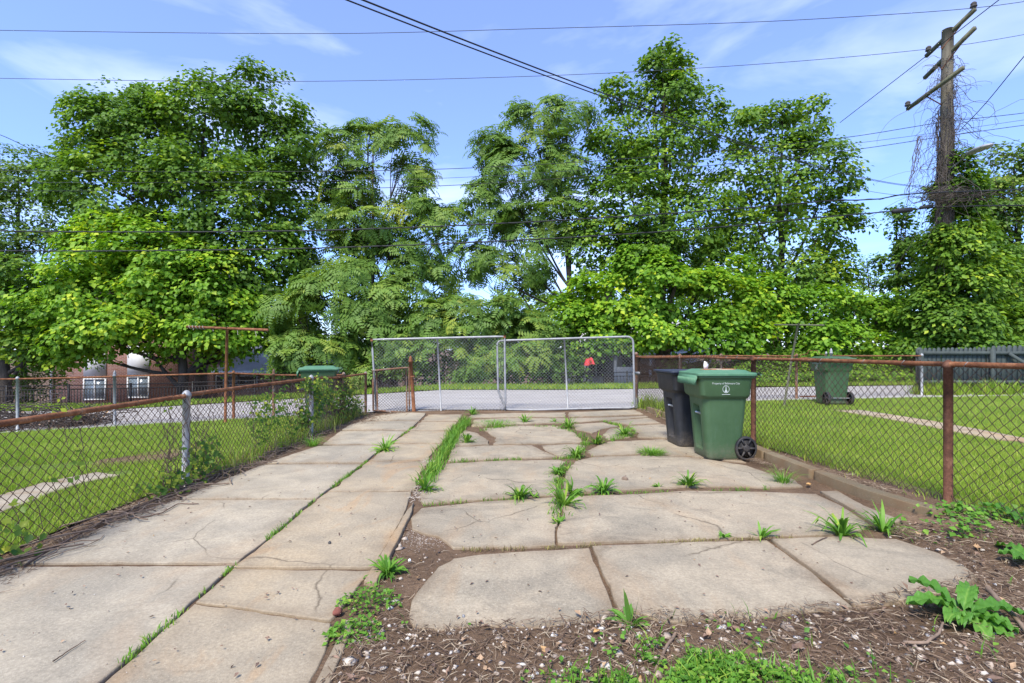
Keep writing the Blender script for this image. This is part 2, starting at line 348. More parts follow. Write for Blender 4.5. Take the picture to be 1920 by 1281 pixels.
#PART2
# ---------------------------------------------------------------- ground, alley, lawns, paths
def fence_right_x(y): return np.interp(y, [2, 4.29, 7.08, 11.76], [3.96, 3.77, 3.50, 3.09])
KERB = [G(*p) for p in ((1212, 771), (1300, 803), (1430, 862), (1520, 899), (1610, 935), (1690, 962), (1750, 980))]
def ground_z(x, y):
    drive = sm(-3.25, -3.0, x) * sm(3.32, 3.15, x) * np.maximum(sm(2.35, 2.6, y), sm(-0.72, -0.86, x)) * sm(11.7, 11.4, y)
    n = sfbm(x, y, 3, 4, 1.1)
    d = -0.005 + drive * (-0.009) + 0.011 * n * (0.4 + 0.6 * sm(2.8, 2.2, y) * sm(-0.9, -0.7, x) + 0.5 * sm(-3.4, -3.0, x) * sm(-2.5, -2.9, x))
    d = d + 0.012 * sm(2.6, 2.3, y) * sm(-0.9, -0.6, x)
    d = d - 0.03 * sm(-3.4, -3.6, x) - 0.03 * sm(4.1, 4.3, x) - 0.04 * sm(11.6, 12.0, y)
    d = d + 0.06 * sm(3.05, 3.5, x) * sm(8.0, 3.5, y) * sm(4.2, 3.9, x)
    return h(x, y) + d
xs = np.concatenate([[-1500, -600, -250, -120, -70, -45], np.arange(-34, -16, 2.0), np.arange(-16, -6.5, 0.4), np.arange(-6.5, 6.5, 0.075), np.arange(6.5, 17, 0.4), np.arange(17, 40, 2.5), [50, 80, 140, 300, 700, 1500]])
ys = np.concatenate([[-60, -20, -6, -2, 0, 0.8, 1.3], np.arange(1.6, 3.2, 0.04), np.arange(3.2, 12.2, 0.075), np.arange(12.2, 24, 0.3), np.arange(24, 60, 3.0), [75, 110, 200, 400, 900, 2500]])
def grid(xx, yy, zz, flip=False):
    ny, nx = xx.shape; i = np.arange(ny - 1)[:, None] * nx + np.arange(nx - 1)[None]
    return np.stack([xx, yy, zz], -1).reshape(-1, 3), [np.stack([i, i + 1, i + nx + 1, i + nx], -1).reshape(-1, 4)]
xx, yy = np.meshgrid(xs, ys); zz = ground_z(xx, yy)
b = MB(); b.add(*grid(xx, yy, zz)); tag(b.build('ground', M['soil'], smooth=True), kind='structure')

u = np.concatenate([np.linspace(-120, -20, 12), np.linspace(-18, 20, 96), np.linspace(24, 120, 12)]); v = np.linspace(0, 1, 14)
xx, vv = np.meshgrid(u, v); near = 11.42 + sm(3.0, 3.5, xx) * (1.02 + np.clip(xx - 3.12, 0, 20) * 0.0618) + 0.2 * sm(-3.1, -3.5, xx) + 0.03 * sfbm(xx, 0 * xx, 5, 3, 0.5); far = 17.0 + 0.08 * sfbm(xx, 0 * xx, 6, 3, 0.35)
yy = near + (far - near) * vv
b = MB(); b.add(*grid(xx, yy, h(xx, yy) + 0.004 + 0.03 * np.sin(np.pi * vv))); tag(b.build('alley_road', M['road'], smooth=True), kind='structure')

def patch(name, c, nu, nv, dz, mat, kind='structure', bump=0.0):     # bilinear patch over four corners (x, y)
    a, bb, cc, d = [np.array(q, float) for q in c]
    uu, vv = np.meshgrid(np.linspace(0, 1, nu), np.linspace(0, 1, nv)); uu = uu[..., None]; vv = vv[..., None]
    p = (a * (1 - uu) + bb * uu) * (1 - vv) + (d * (1 - uu) + cc * uu) * vv
    z = h(p[..., 0], p[..., 1]) + dz + bump * sfbm(p[..., 0], p[..., 1], 9, 3, 0.8)
    m = MB(); m.add(*grid(p[..., 0], p[..., 1], z)); return tag(m.build(name, mat, smooth=True), kind=kind)
LAWN_R = ((3.95, 3.0), (18.5, 3.0), (18.5, 13.5), (3.12, 12.55))
LAWN_L = ((-17, 2.2), (-3.3, 2.2), (-3.3, 11.5), (-17, 11.7))
patch('lawn', LAWN_R, 60, 60, 0.014, M['turf'], bump=0.010)
patch('lawn', LAWN_L, 60, 60, 0.010, M['turf'], bump=0.010)
patch('verge', ((-60, 16.95), (60, 16.95), (60, 18.7), (-60, 18.7)), 120, 10, 0.03, M['verge'], bump=0.02)
from mathutils.geometry import delaunay_2d_cdt
def inpoly(x, y, P):
    c = np.zeros(x.shape, bool); n = len(P); j = n - 1
    for i in range(n):
        xi, yi = P[i]; xj, yj = P[j]; c ^= ((yi > y) != (yj > y)) & (x < (xj - xi) * (y - yi) / (yj - yi + 1e-12) + xi); j = i
    return c
def seg_dist(x, y, P):
    best = np.full(x.shape, 1e9)
    for a, c in zip(P[:-1], P[1:]):
        ax, ay = a[0], a[1]; dx, dy = c[0] - ax, c[1] - ay; t = np.clip(((x - ax) * dx + (y - ay) * dy) / (dx * dx + dy * dy), 0, 1)
        best = np.minimum(best, np.hypot(x - ax - t * dx, y - ay - t * dy))
    return best
def slabpoly(P, mat, parent, name='slab', off=0.0, thick=0.11, jitter=0.012, rnd=0, seed=0, world=False, step=0.05, dirt=0.75, inset=0.006, wide=0.05, chip=0.03):
    pts = [Vector((p[0], p[1])) if world else G(*p).xy for p in P]
    for _ in range(rnd):
        q = []
        for i in range(len(pts)):
            a, c = pts[i], pts[(i + 1) % len(pts)]; L_ = (c - a).length; k_ = min(0.25, 0.05 / max(L_, 1e-6)); q += [a + (c - a) * k_, a + (c - a) * (1 - k_)]
        pts = q
    r = []
    for i in range(len(pts)):
        a, c = pts[i], pts[(i + 1) % len(pts)]; n = max(1, int((c - a).length / step))
        r += [a + (c - a) * (k / n) for k in range(n)]
    r = np.array([[p.x, p.y] for p in r])
    area = 0.5 * np.sum(r[:, 0] * np.roll(r[:, 1], -1) - np.roll(r[:, 0], -1) * r[:, 1])
    if area < 0: r = r[::-1]
    t = np.roll(r, -1, 0) - np.roll(r, 1, 0); t /= np.linalg.norm(t, axis=1)[:, None] + 1e-9
    nrm = np.stack([-t[:, 1], t[:, 0]], 1)                 # inward for a counter-clockwise ring
    r = r + nrm * (jitter * sfbm(r[:, 0] * 3, r[:, 1] * 3, seed + 40, 3, 1.0) + chip * np.maximum(0, sfbm(r[:, 0], r[:, 1], seed + 43, 3, 2.2) - .75))[:, None]
    rs = np.random.default_rng(seed); tx, ty = rs.normal(0, 0.0022, 2); c0 = r.mean(0)
    def ring(d, dz):
        q = r + nrm * d
        return np.column_stack([q, h(q[:, 0], q[:, 1]) + off + dz + (q[:, 0] - c0[0]) * tx + (q[:, 1] - c0[1]) * ty])
    m = MB(); n = len(r)
    rings = [ring(0, -thick), ring(0, -0.006), ring(0.003, -0.002), ring(inset, 0.0)]
    i = np.arange(3)[:, None] * n; j = np.arange(n)[None]; k = (j + 1) % n
    m.add(np.concatenate(rings), [np.stack([i + j, i + k, i + n + k, i + n + j], -1).reshape(-1, 4)], np.repeat([1.0, dirt + 0.2, dirt, dirt * 0.8], n))
    top = rings[3]; lo, hi = top[:, :2].min(0), top[:, :2].max(0); g = max(0.06, min(0.12, float((hi - lo).max()) / 14))
    gx_, gy_ = np.meshgrid(np.arange(lo[0] + g / 2, hi[0], g), np.arange(lo[1] + g / 2, hi[1], g)); gx_ = gx_.ravel() + rs.uniform(-.2, .2, gx_.size) * g; gy_ = gy_.ravel() + rs.uniform(-.2, .2, gy_.size) * g
    ringc = [tuple(q) for q in top[:, :2]] + [tuple(top[0, :2])]
    dd = seg_dist(gx_, gy_, ringc); kk = inpoly(gx_, gy_, ringc[:-1]) & (dd > min(0.025, g * .4)); gx_, gy_, dd = gx_[kk], gy_[kk], dd[kk]
    pv = [Vector(q) for q in top[:, :2]] + [Vector((a_, b_)) for a_, b_ in zip(gx_, gy_)]
    cv, ce, cf, _, _, _ = delaunay_2d_cdt(pv, [(q, (q + 1) % n) for q in range(n)], [], 1, 1e-5)
    cv = np.array([[q.x, q.y] for q in cv]); dist = seg_dist(cv[:, 0], cv[:, 1], ringc)
    z = h(cv[:, 0], cv[:, 1]) + off + (cv[:, 0] - c0[0]) * tx + (cv[:, 1] - c0[1]) * ty + 0.004 * sfbm(cv[:, 0], cv[:, 1], seed + 7, 2, .5) * np.clip(dist / .15, 0, 1)
    nz_ = 0.5 + 0.5 * sfbm(cv[:, 0], cv[:, 1], seed + 9, 3, .7)
    m.add(np.column_stack([cv, z]), [np.array([list(q) for q in cf])], np.clip(dirt * 0.85 * np.exp(-dist / (0.02 + 0.07 * np.clip(nz_, 0, 1))), 0, 1))
    return adopt(m.build(name, mat), parent)

drive = thing('driveway', None, None, (0, 6, 0)); tag(drive, kind='structure')
A = [(190, 1281), (300, 1185), (385, 1110), (441, 1060), (520, 998), (592, 936), (645, 898), (697, 858), (731, 833), (775, 801), (800, 777)]   # joint between the pale slabs and the walk
def Ax(y): return float(np.interp(-y, [-p[1] for p in A], [p[0] for p in A]))
LE = [(-420, 1281), (-60, 1100), (0, 1070), (70, 1045), (150, 1008), (240, 968), (330, 938), (385, 914), (440, 892), (505, 867), (560, 848), (604, 834), (650, 800), (700, 781), (760, 773)]
def Lx(y): return float(np.interp(-y, [-p[1] for p in LE], [p[0] for p in LE]))
yl = [1420, 1059, 937, 870, 835, 808, 790, 774]
for i in range(len(yl) - 1):
    y0, y1 = yl[i] - (3 if i else 0) * min(1, (yl[i] - 656) / 400), yl[i + 1] + 2.5 * (yl[i + 1] - 656) / 400
    def side(f, ya, yb): return [(f(y), y) for y in np.linspace(ya, yb, 7)]
    if i == 0: poly = [(-700, 1420), (17, 1420), (187, 1281)] + [(Ax(y) - 3, y) for y in (1180, 1110, y1)] + [(0, y1 + 2), (-62, 1104), (-430, 1285)]
    else:
        poly = [(Ax(y) - 2, y) for y in np.linspace(y0, y1, 5)] + [(Lx(y), y) for y in np.linspace(y1, y0, 5)]
    slabpoly(poly, M['con_left'], drive, off=0.004 + 0.003 * (i % 2), seed=i, jitter=0.006, dirt=0.35)
B_ = [(590, 1281), (640, 1195), (655, 1160), (690, 1098), (735, 1020), (768, 962), (776, 930), (785, 900), (806, 868), (812, 850), (832, 830), (846, 806), (862, 790), (872, 776)]
def Bx(y): return float(np.interp(-y, [-p[1] for p in B_], [p[0] for p in B_]))
ym = [1420, 1152, 1066, 921, 864, 832, 808, 790, 777]
for i in range(len(ym) - 1):
    y0, y1 = ym[i] - 2 * (ym[i] - 656) / 500, ym[i + 1] + 2 * (ym[i + 1] - 656) / 500
    if i == 0:
        poly = [(28, 1420), (530, 1420), (590, 1281), (612, 1230), (640, 1185), (630, 1166), (560, 1160), (480, 1150), (415, 1150 - 3)] + [(Ax(y) + 4, y) for y in (1110, 1180, 1281)][1:]
        poly = [(32, 1420), (530, 1420), (575, 1290), (612, 1222), (622, 1168), (560, 1160), (480, 1148), (Ax(1132) + 4, 1132), (Ax(1180) + 4, 1180), (Ax(1281) + 5, 1281)]
    elif i == 1:
        poly = [(Ax(1128) + 4, 1128), (480, 1143), (560, 1155), (618, 1163), (634, 1150), (678, 1090), (Bx(y1) - 8, y1 + 3), (Ax(y1) + 4, y1)]
    else:
        k = 8 if i < 3 else 3
        poly = [(Ax(y) + 3, y) for y in np.linspace(y0, y1, 5)] + [(Bx(y) - k, y) for y in np.linspace(y1, y0, 6)]
    slabpoly(poly, M['con_mid'], drive, off=0.0 + 0.002 * (i % 3), seed=20 + i, jitter=0.007 if i < 3 else 0.02, dirt=0.4)
# raised concrete lip along the walk, broken in the middle
for q in ([(532, 1420), (592, 1281), (640, 1190), (648, 1168), (664, 1168), (652, 1200), (622, 1281), (570, 1420)],
          [(682, 1094), (730, 1016), (763, 960), (776, 944), (772, 962), (744, 1020), (704, 1098)]):
    slabpoly(q, M['con_mid'], drive, 'edge_lip', off=0.016, seed=77, jitter=0.004, dirt=0.5, inset=0.006, wide=0.004)
R = [ # front row
 [(772, 1125), (765, 1155), (776, 1175), (830, 1182), (900, 1174), (1000, 1177), (1080, 1169), (1156, 1155), (1146, 1130), (1129, 1088), (1104, 1028), (1000, 1033), (900, 1040), (850, 1047), (822, 1063), (800, 1088), (784, 1110)],
 [(1110, 1025), (1300, 1017), (1438, 1014), (1518, 1071), (1598, 1139), (1500, 1147), (1400, 1160), (1250, 1168), (1190, 1150), (1163, 1148), (1137, 1090)],
 [(1446, 1013), (1560, 1008), (1680, 1013), (1762, 1040), (1805, 1062), (1834, 1084), (1772, 1112), (1700, 1128), (1606, 1138), (1528, 1073)],
 # second row
 [(772, 992), (770, 972), (790, 953), (900, 941), (1042, 932), (1052, 962), (1041, 998), (1041, 1023), (940, 1027), (850, 1027), (822, 1006), (795, 1000)],
 [(1048, 933), (1200, 927), (1290, 921), (1440, 923), (1530, 927), (1580, 950), (1632, 985), (1610, 995), (1560, 1002), (1440, 1008), (1300, 1012), (1045, 1020), (1044, 998), (1056, 962)],
 [(1538, 922), (1570, 921), (1620, 950), (1690, 978), (1660, 990), (1640, 985), (1588, 950)],
 # third row
 [(792, 944), (786, 930), (806, 902), (834, 870), (940, 864), (1048, 862), (1060, 866), (1052, 884), (1044, 905), (1042, 928), (900, 937)],
 [(1078, 866), (1110, 858), (1200, 855), (1300, 858), (1400, 874), (1440, 888), (1490, 900), (1506, 913), (1440, 914), (1290, 912), (1150, 920), (1056, 926), (1056, 905), (1062, 884)],
 # fourth row
 [(840, 866), (848, 840), (930, 836), (996, 836), (1018, 846), (1044, 858), (940, 862)],
 [(1014, 836), (1080, 832), (1098, 836), (1088, 848), (1066, 858), (1050, 857), (1030, 848)],
 [(1122, 836), (1140, 829), (1240, 824), (1330, 836), (1400, 868), (1300, 856), (1200, 852), (1110, 855), (1100, 848)],
 # fifth row
 [(872, 808), (892, 812), (912, 824), (918, 834), (850, 837), (856, 820)],
 [(905, 804), (960, 798), (1040, 798), (1074, 808), (1092, 826), (1090, 830), (1000, 833), (926, 833), (930, 822), (916, 812)],
 [(1130, 816), (1142, 805), (1170, 802), (1186, 812), (1180, 821), (1140, 824)],
 [(1196, 812), (1180, 800), (1240, 796), (1262, 800), (1300, 815), (1330, 832), (1250, 822), (1196, 820)],
 # back rows
 [(1080, 806), (1074, 796), (1130, 792), (1160, 799), (1130, 804), (1110, 812)],
 [(1140, 790), (1218, 784), (1240, 794), (1180, 797), (1160, 794)],
 [(884, 800), (888, 788), (950, 785), (1060, 785), (1064, 793), (1000, 795), (920, 799)],
 [(1066, 792), (1066, 784), (1130, 783), (1210, 780), (1216, 782), (1140, 788)],
 [(878, 784), (884, 777), (960, 775), (1060, 774), (1060, 782), (960, 783)],
 [(1066, 782), (1066, 774), (1130, 771), (1190, 769), (1206, 777), (1130, 781)],
]
for i, q in enumerate(R):
    slabpoly(q, M['con_right'], drive, off=0.002 + 0.004 * ((i * 7) % 3), seed=50 + i, rnd=0, jitter=0.006 if i < 8 else 0.018, dirt=0.55, wide=0.012 if i == 5 else 0.09 if i < 5 else 0.05)
kerb = thing('kerb', None, None, KERB[3]); tag(kerb, kind='structure')
cuts = [0, 2, 3, 6]
for a_, c_ in zip(cuts[:-1], cuts[1:]):
    seg = KERB[a_:c_ + 1]; L = [(p.x, p.y) for p in seg]; Rr = [(p.x + 0.13, p.y + 0.03) for p in seg][::-1]
    if a_: L[0] = (L[0][0], L[0][1] - 0.02); Rr[-1] = (Rr[-1][0], Rr[-1][1] - 0.02)
    slabpoly(L + Rr, M['con_kerb'], kerb, 'kerb_stone', off=0.10, thick=0.22, seed=90 + a_, world=True, jitter=0.006, inset=0.015, wide=0.015)
# neighbours' paths
def path(name, P, w, mat, seed, n):
    par = thing(name, None, None, (P[0][0], P[0][1], 0)); tag(par, kind='structure')
    p = [Vector(q) for q in P]; L = [0]
    for a, c in zip(p[:-1], p[1:]): L.append(L[-1] + (c - a).length)
    def at(s):
        x = np.interp(s, L, [q.x for q in p]); y = np.interp(s, L, [q.y for q in p]); return Vector((x, y))
    for k in range(n):
        s0, s1 = L[-1] * k / n + 0.008, L[-1] * (k + 1) / n - 0.008
        a, c = at(s0), at(s1); d = (c - a).normalized(); nn = Vector((-d.y, d.x)) * w / 2
        slabpoly([a - nn, c - nn, c + nn, a + nn], mat, par, off=0.032, seed=seed + k, world=True, jitter=0.01, dirt=0.6)
gp = [G(1590, 772), G(1700, 789), G(1800, 808), G(1920, 832)]
path('yard_path', [(p.x, p.y) for p in gp] + [(gp[-1].x + 2.2, gp[-1].y - 0.9)], 0.55, M['con_mid'], 300, 7)
gl = [G(-90, 985), G(30, 938), G(120, 910), G(205, 893)]
path('yard_path', [(p.x, p.y) for p in gl], 0.42, M['con_left'], 320, 4)
q = [G(170, 882), G(300, 868), G(390, 842), G(400, 832), G(300, 848), G(180, 868)]
slabpoly([(p.x, p.y) for p in q], M['soil'], thing('worn_dirt_track', None, None, q[0]), 'bare_earth', off=0.028, world=True, seed=330, jitter=0.05, dirt=0)
tag(bpy.data.objects['worn_dirt_track'], kind='structure')

# ---------------------------------------------------------------- grass
def blades(n, xy, hmin, hmax, wid, lean=0.5, dz=0.0, seed=0, seg=2, tint=(0.45, 0.2)):
    r = np.random.default_rng(seed); x, y = xy[:, 0], xy[:, 1]; n = len(x)
    th = r.uniform(0, 6.283, n); H = r.uniform(hmin, hmax, n); ln = r.uniform(0.1, lean, n) * H
    ph = r.uniform(0, 6.283, n); w = wid * r.uniform(0.6, 1.3, n)
    z = h(x, y) + dz; base = np.stack([x, y, z], 1); d = np.stack([np.cos(th), np.sin(th), 0 * th], 1); s = np.stack([np.cos(ph), np.sin(ph), 0 * ph], 1)
    up = np.array([0, 0, 1.0])
    t = np.clip(r.normal(tint[0], tint[1], n) + 0.16 * sfbm(x, y, 21, 4, 0.5), 0, .93); t = np.where(r.random(n) < .07, 1.0, t); H = H * (1 + .25 * sfbm(x, y, 23, 3, .8))
    m = MB()
    if seg == 1:
        v = np.stack([base - s * w[:, None] / 2, base + s * w[:, None] / 2, base + d * ln[:, None] + up * H[:, None]], 1).reshape(-1, 3)
        i = np.arange(n)[:, None] * 3; m.add(v, [i + np.array([[0, 1, 2]])], np.repeat(t, 3))
    else:
        mid = base + d * (ln * 0.35)[:, None] + up * (H * 0.6)[:, None]
        v = np.stack([base - s * w[:, None] / 2, base + s * w[:, None] / 2, mid + s * w[:, None] * 0.4, mid - s * w[:, None] * 0.4, base + d * ln[:, None] + up * (H * 0.95)[:, None]], 1).reshape(-1, 3)
        i = np.arange(n)[:, None] * 5; m.add(v, [i + np.array([[0, 1, 2, 3]]), i + np.array([[3, 2, 4]])], np.repeat(t, 5))
    return m
def scatter(corners, n, seed, keep=None):
    r = np.random.default_rng(seed); a, bb, c, d = [np.array(q, float) for q in corners]
    uu = r.random((n, 1)); vv = r.random((n, 1)); p = (a * (1 - uu) + bb * uu) * (1 - vv) + (d * (1 - uu) + c * uu) * vv
    if keep is not None: p = p[keep(p[:, 0], p[:, 1], r)]
    return p
def infrustum(x, y): return (np.abs(x - 0.1) < 1.1 * y + 0.6)
pr = [(p.x, p.y) for p in gp] + [(gp[-1].x + 2.2, gp[-1].y - 0.9)]
plf = [(p.x, p.y) for p in gl]
def keepR(x, y, r): return infrustum(x, y) & (seg_dist(x, y, pr) > 0.30) & (r.random(len(x)) < np.clip(26 / (y * y), 0.16, 1)) & (x > fence_right_x(y) + 0.02)
def keepL(x, y, r):
    bare = (x > -6.4) & (x < -3.8) & (np.abs(y - np.interp(x, [-6.4, -3.8], [5.6, 6.7])) < 0.25)
    return infrustum(x, y) & (seg_dist(x, y, plf) > 0.22) & (r.random(len(x)) < np.clip(24 / (y * y), 0.16, 1)) & ~(bare & (r.random(len(x)) < 0.85))
p = scatter(LAWN_R, 1150000, 1, keepR)
tag(blades(0, p, 0.022, 0.066, 0.0060, 1.0, 0.012, 2, 1, (0.45, 0.26)).build('lawn_grass', M['grass']), 'short mown lawn in the yard right of the rusty fence', 'grass', kind='stuff')
p = scatter(LAWN_L, 1000000, 3, keepL)
tag(blades(0, p, 0.022, 0.072, 0.0062, 1.0, 0.008, 4, 1, (0.42, 0.26)).build('lawn_grass', M['grass']), 'bright green lawn in the yard left of the low fence', 'grass', kind='stuff')
p = scatter(((-24, 16.9), (24, 16.9), (24, 18.9), (-24, 18.9)), 46000, 5, lambda x, y, r: infrustum(x, y))
tag(blades(0, p, 0.06, 0.15, 0.028, 0.7, 0.02, 6, 1, (0.38, 0.2)).build('verge_grass', M['grass']), 'grass verge along the far side of the alley', 'grass', kind='stuff')
#PART3
# ---------------------------------------------------------------- chain-link fences and gates
def chain_mesh(a0, a1, h0, h1, mat, name, parent, pitch=0.075, r=0.0030, wob=0.02, seed=0, b0=0.02, b1=0.02, teeth=0.03):
    """woven wire between two ground points; h0/h1 top heights above the points, b0/b1 bottom clearance"""
    a0 = np.array(a0, float); a1 = np.array(a1, float); L = np.linalg.norm((a1 - a0)[:2]); n = max(2, int(round(L / pitch * 2))); w = L / n
    H = max(h0, h1); m = max(2, int(round(H / pitch))) * 2
    i = np.arange(n)[:, None]; k = np.arange(m + 1)[None]
    s = (i + ((k + i) % 2)) * w; t = (k / m) + 0 * i; nn = np.where(((k + i) % 2) == 0, 1, -1) * 0.0025
    rs = np.random.default_rng(seed)
    nn = nn + wob * sfbm(s * 0.6, t * 0.8, seed, 2, 0.6); s2 = s + 0.25 * wob * sfbm(s, t, seed + 1, 2, 0.8) + rs.normal(0, 0.0022, s.shape)
    t2 = t + rs.normal(0, 0.0018, t.shape)
    f = np.clip(s / L, 0, 1)[..., None]; d = (a1 - a0); d[2] = 0; d /= np.linalg.norm(d); nor = np.array([-d[1], d[0], 0])
    base = a0 * (1 - f) + a1 * f; lo = (b0 * (1 - f) + b1 * f); hi = (h0 * (1 - f) + h1 * f) + teeth
    z = lo + (hi - lo) * t2[..., None]
    p = base + d * (s2 - s)[..., None] + nor * nn[..., None] + np.array([0, 0, 1.0]) * z
    th = np.array([0.5, 2.6, 4.7]); off = (np.cos(th)[:, None] * d * 1.35 + np.sin(th)[:, None] * nor) * r
    v = (p[:, :, None] + off[None, None]).reshape(-1, 3)
    kk = np.arange(m)[None, :, None]; ii = np.arange(n)[:, None, None]; j = np.arange(3)[None, None]; j2 = (j + 1) % 3
    o = (ii * (m + 1) + kk) * 3
    q = np.stack([o + j, o + j2, o + 3 + j2, o + 3 + j], -1).reshape(-1, 4)
    b = MB(); b.add(v, [q]); return tag(adopt(b.build(name, mat), parent), kind='stuff')
def post(pos, H, r, mat, parent, cap='dome', lean=(0, 0), name='post', capmat=None):
    p = Vector(pos); top = p + Vector((lean[0], lean[1], H)); m = MB(); m.tube([p - Vector((0, 0, 0.15)), p + (top - p) * 0.5, top], r, 12)
    o = adopt(m.build(name, mat, smooth=True), parent)
    if cap:
        prof = {'dome': [(1.25, 0), (1.25, 0.02), (1.05, 0.04), (0.6, 0.06), (0.1, 0.068)], 'acorn': [(1.3, 0), (1.35, 0.03), (0.9, 0.05), (1.0, 0.07), (0.85, 0.10), (0.4, 0.13), (0.1, 0.145)]}[cap]
        m = MB(); th = np.arange(10) * 2 * np.pi / 10
        m.loft([np.column_stack([top.x + np.cos(th) * r * a, top.y + np.sin(th) * r * a, np.full(10, top.z + zz - 0.004)]) for a, zz in prof])
        c = m.build('cap', capmat or mat, smooth=True); c.parent = o; c.matrix_parent_inverse = o.matrix_parent_inverse.copy() if False else Matrix()
        c.matrix_parent_inverse = Matrix.LocRotScale(parent.location, parent.rotation_euler, None).inverted() if False else Matrix()
        c.matrix_parent_inverse = (Matrix.LocRotScale(parent.location, parent.rotation_euler, None) @ o.matrix_parent_inverse).inverted()
    return o
def rail(pts, r, mat, parent, name='top_rail', wob=0.0, seed=0, sides=10):
    p = np.array([list(q) for q in pts], float); q = []
    for a, c in zip(p[:-1], p[1:]):
        n = max(2, int(np.linalg.norm(c - a) / 0.25)); q += [a + (c - a) * k / n for k in range(n)]
    q.append(p[-1]); q = np.array(q)
    if wob: q[:, 2] += wob * sfbm(q[:, 0] * 0.3, q[:, 1] * 0.3, seed, 2, 0.7)
    m = MB(); m.tube(q, r, sides); return adopt(m.build(name, mat, smooth=True), parent)
def wraps(pts, r, mat, parent, step=0.55, name='tie_wire', seed=0):
    m = MB(); rs = np.random.default_rng(seed); p = [Vector(q) for q in pts]
    for a, c in zip(p[:-1], p[1:]):
        n = max(1, int((c - a).length / step))
        for k in range(n):
            q = a + (c - a) * ((k + rs.uniform(0.2, 0.8)) / n); d = (c - a).normalized(); s = d.cross(Vector((0, 0, 1))).normalized(); up = s.cross(d)
            th = np.linspace(0, 2 * np.pi, 10); m.tube([q + (s * math.cos(t) + up * math.sin(t)) * (r + 0.003) + d * 0.012 * math.sin(2 * t) for t in th], 0.0022, 4, False)
    return tag(adopt(m.build(name, mat), parent), kind='stuff')

# -- low fence on the left
fl = thing('chain_link_fence', 'low chain link fence with rusty rail and grey posts left of the driveway', 'fence', on(-3.2, 5.1))
LP = [on(-3.17, 1.2), on(-3.19, 5.09), on(-3.14, 8.30), on(-3.02, 11.15)]
LH = [0.87, 0.90, 0.93, 0.88]
for i, (p, hh) in enumerate(zip(LP, LH)):
    if i: post(p, hh - 0.01, 0.035 if i < 3 else 0.03, M['galv'] if i < 3 else M['rust_grey'], fl, 'dome', (0.0, 0.02 if i == 1 else 0))
tops = [p + Vector((0, 0, hh)) for p, hh in zip(LP, LH)]
rail([tops[0], tops[1]], 0.022, M['rust'], fl, wob=0.010, seed=2); rail([tops[1] + Vector((0, 0.02, 0)), tops[2]], 0.022, M['rust'], fl, wob=0.008, seed=3)
rail([tops[2], tops[2].lerp(tops[3], 0.35) + Vector((0, 0, -0.03)), tops[3]], 0.021, M['rust'], fl, seed=3)
for i in range(3):
    chain_mesh(LP[i], LP[i + 1], LH[i] - 0.005, LH[i + 1] - 0.005, M['wire_rust'], 'wire_mesh', fl, 0.080, seed=10 + i, wob=0.025)
wraps(tops, 0.023, M['wire_rust'], fl)
# -- back fence of the left yard
fb = thing('chain_link_fence', 'rusty back fence between the left lawn and the alley', 'fence', on(-9, 11.7))
BP = [on(-19, 11.75), D(33, 781, 11.75), D(215, 775, 11.75), D(438, 775, 11.7), D(513, 775, 11.6), on(-3.6, 11.45)]
BP = [on(p.x, p.y) for p in BP]
bh = [D(-200, 716, 11.75).z, D(33, 711, 11.75).z, D(215, 706, 11.75).z, D(438, 700, 11.7).z, D(513, 703, 11.6).z, D(660, 703, 11.45).z]
caps = [None, 'dome', 'acorn', 'dome', 'acorn', 'dome']; mats = ['galv', 'galv', 'galv_dark', 'rust', 'rust_grey', 'rust_grey']
for p, zt, c, mm in zip(BP, bh, caps, mats): post(p, zt - p.z, 0.032, M[mm], fb, c)
for i in range(5):
    ta, tb_ = Vector((BP[i].x, BP[i].y, bh[i])), Vector((BP[i + 1].x, BP[i + 1].y, bh[i + 1]))
    rail([ta, tb_], 0.020, M['rust'], fb, wob=0.006, seed=i)
    chain_mesh(BP[i], BP[i + 1], bh[i] - BP[i].z, bh[i + 1] - BP[i + 1].z, M['wire_rust'], 'wire_mesh', fb, 0.075, seed=20 + i)
# -- fence on the right
fr = thing('chain_link_fence', 'taller rusty chain link fence along the right of the driveway behind the kerb', 'fence', on(3.77, 4.29))
RPx = [1.6, 4.29, 7.08, 9.4, 11.76]; RP = [on(float(fence_right_x(y)), y) for y in RPx]
RH = [1.22, 1.225, 1.215, 1.20, 1.18]
post(RP[1], 1.20, 0.034, M['rust_dark'], fr, 'dome'); post(RP[2], 1.19, 0.034, M['rust_dark'], fr, 'dome'); post(RP[3], 1.18, 0.03, M['rust_grey'], fr, 'dome'); post(RP[4], 1.22, 0.042, M['rust_grey'], fr, 'dome')
tops = [p + Vector((0, 0, hh)) for p, hh in zip(RP, RH)]
rail([tops[0], tops[1]], 0.023, M['rust'], fr, wob=0.006, seed=5); rail([tops[1], tops[2]], 0.022, M['rust'], fr, wob=0.006, seed=6)
rail([tops[2], tops[3]], 0.021, M['rust'], fr, wob=0.008, seed=7); rail([tops[3], tops[3].lerp(tops[4], 0.8) + Vector((0, 0, -0.02)), tops[4]], 0.021, M['rust'], fr, seed=8)
for i in range(4): chain_mesh(RP[i], RP[i + 1], RH[i], RH[i + 1], M['wire_rust'], 'wire_mesh', fr, 0.088, seed=30 + i, wob=0.02, b0=0.03, b1=0.03, r=0.0032)
wraps(tops, 0.024, M['wire_galv'], fr, 0.5)
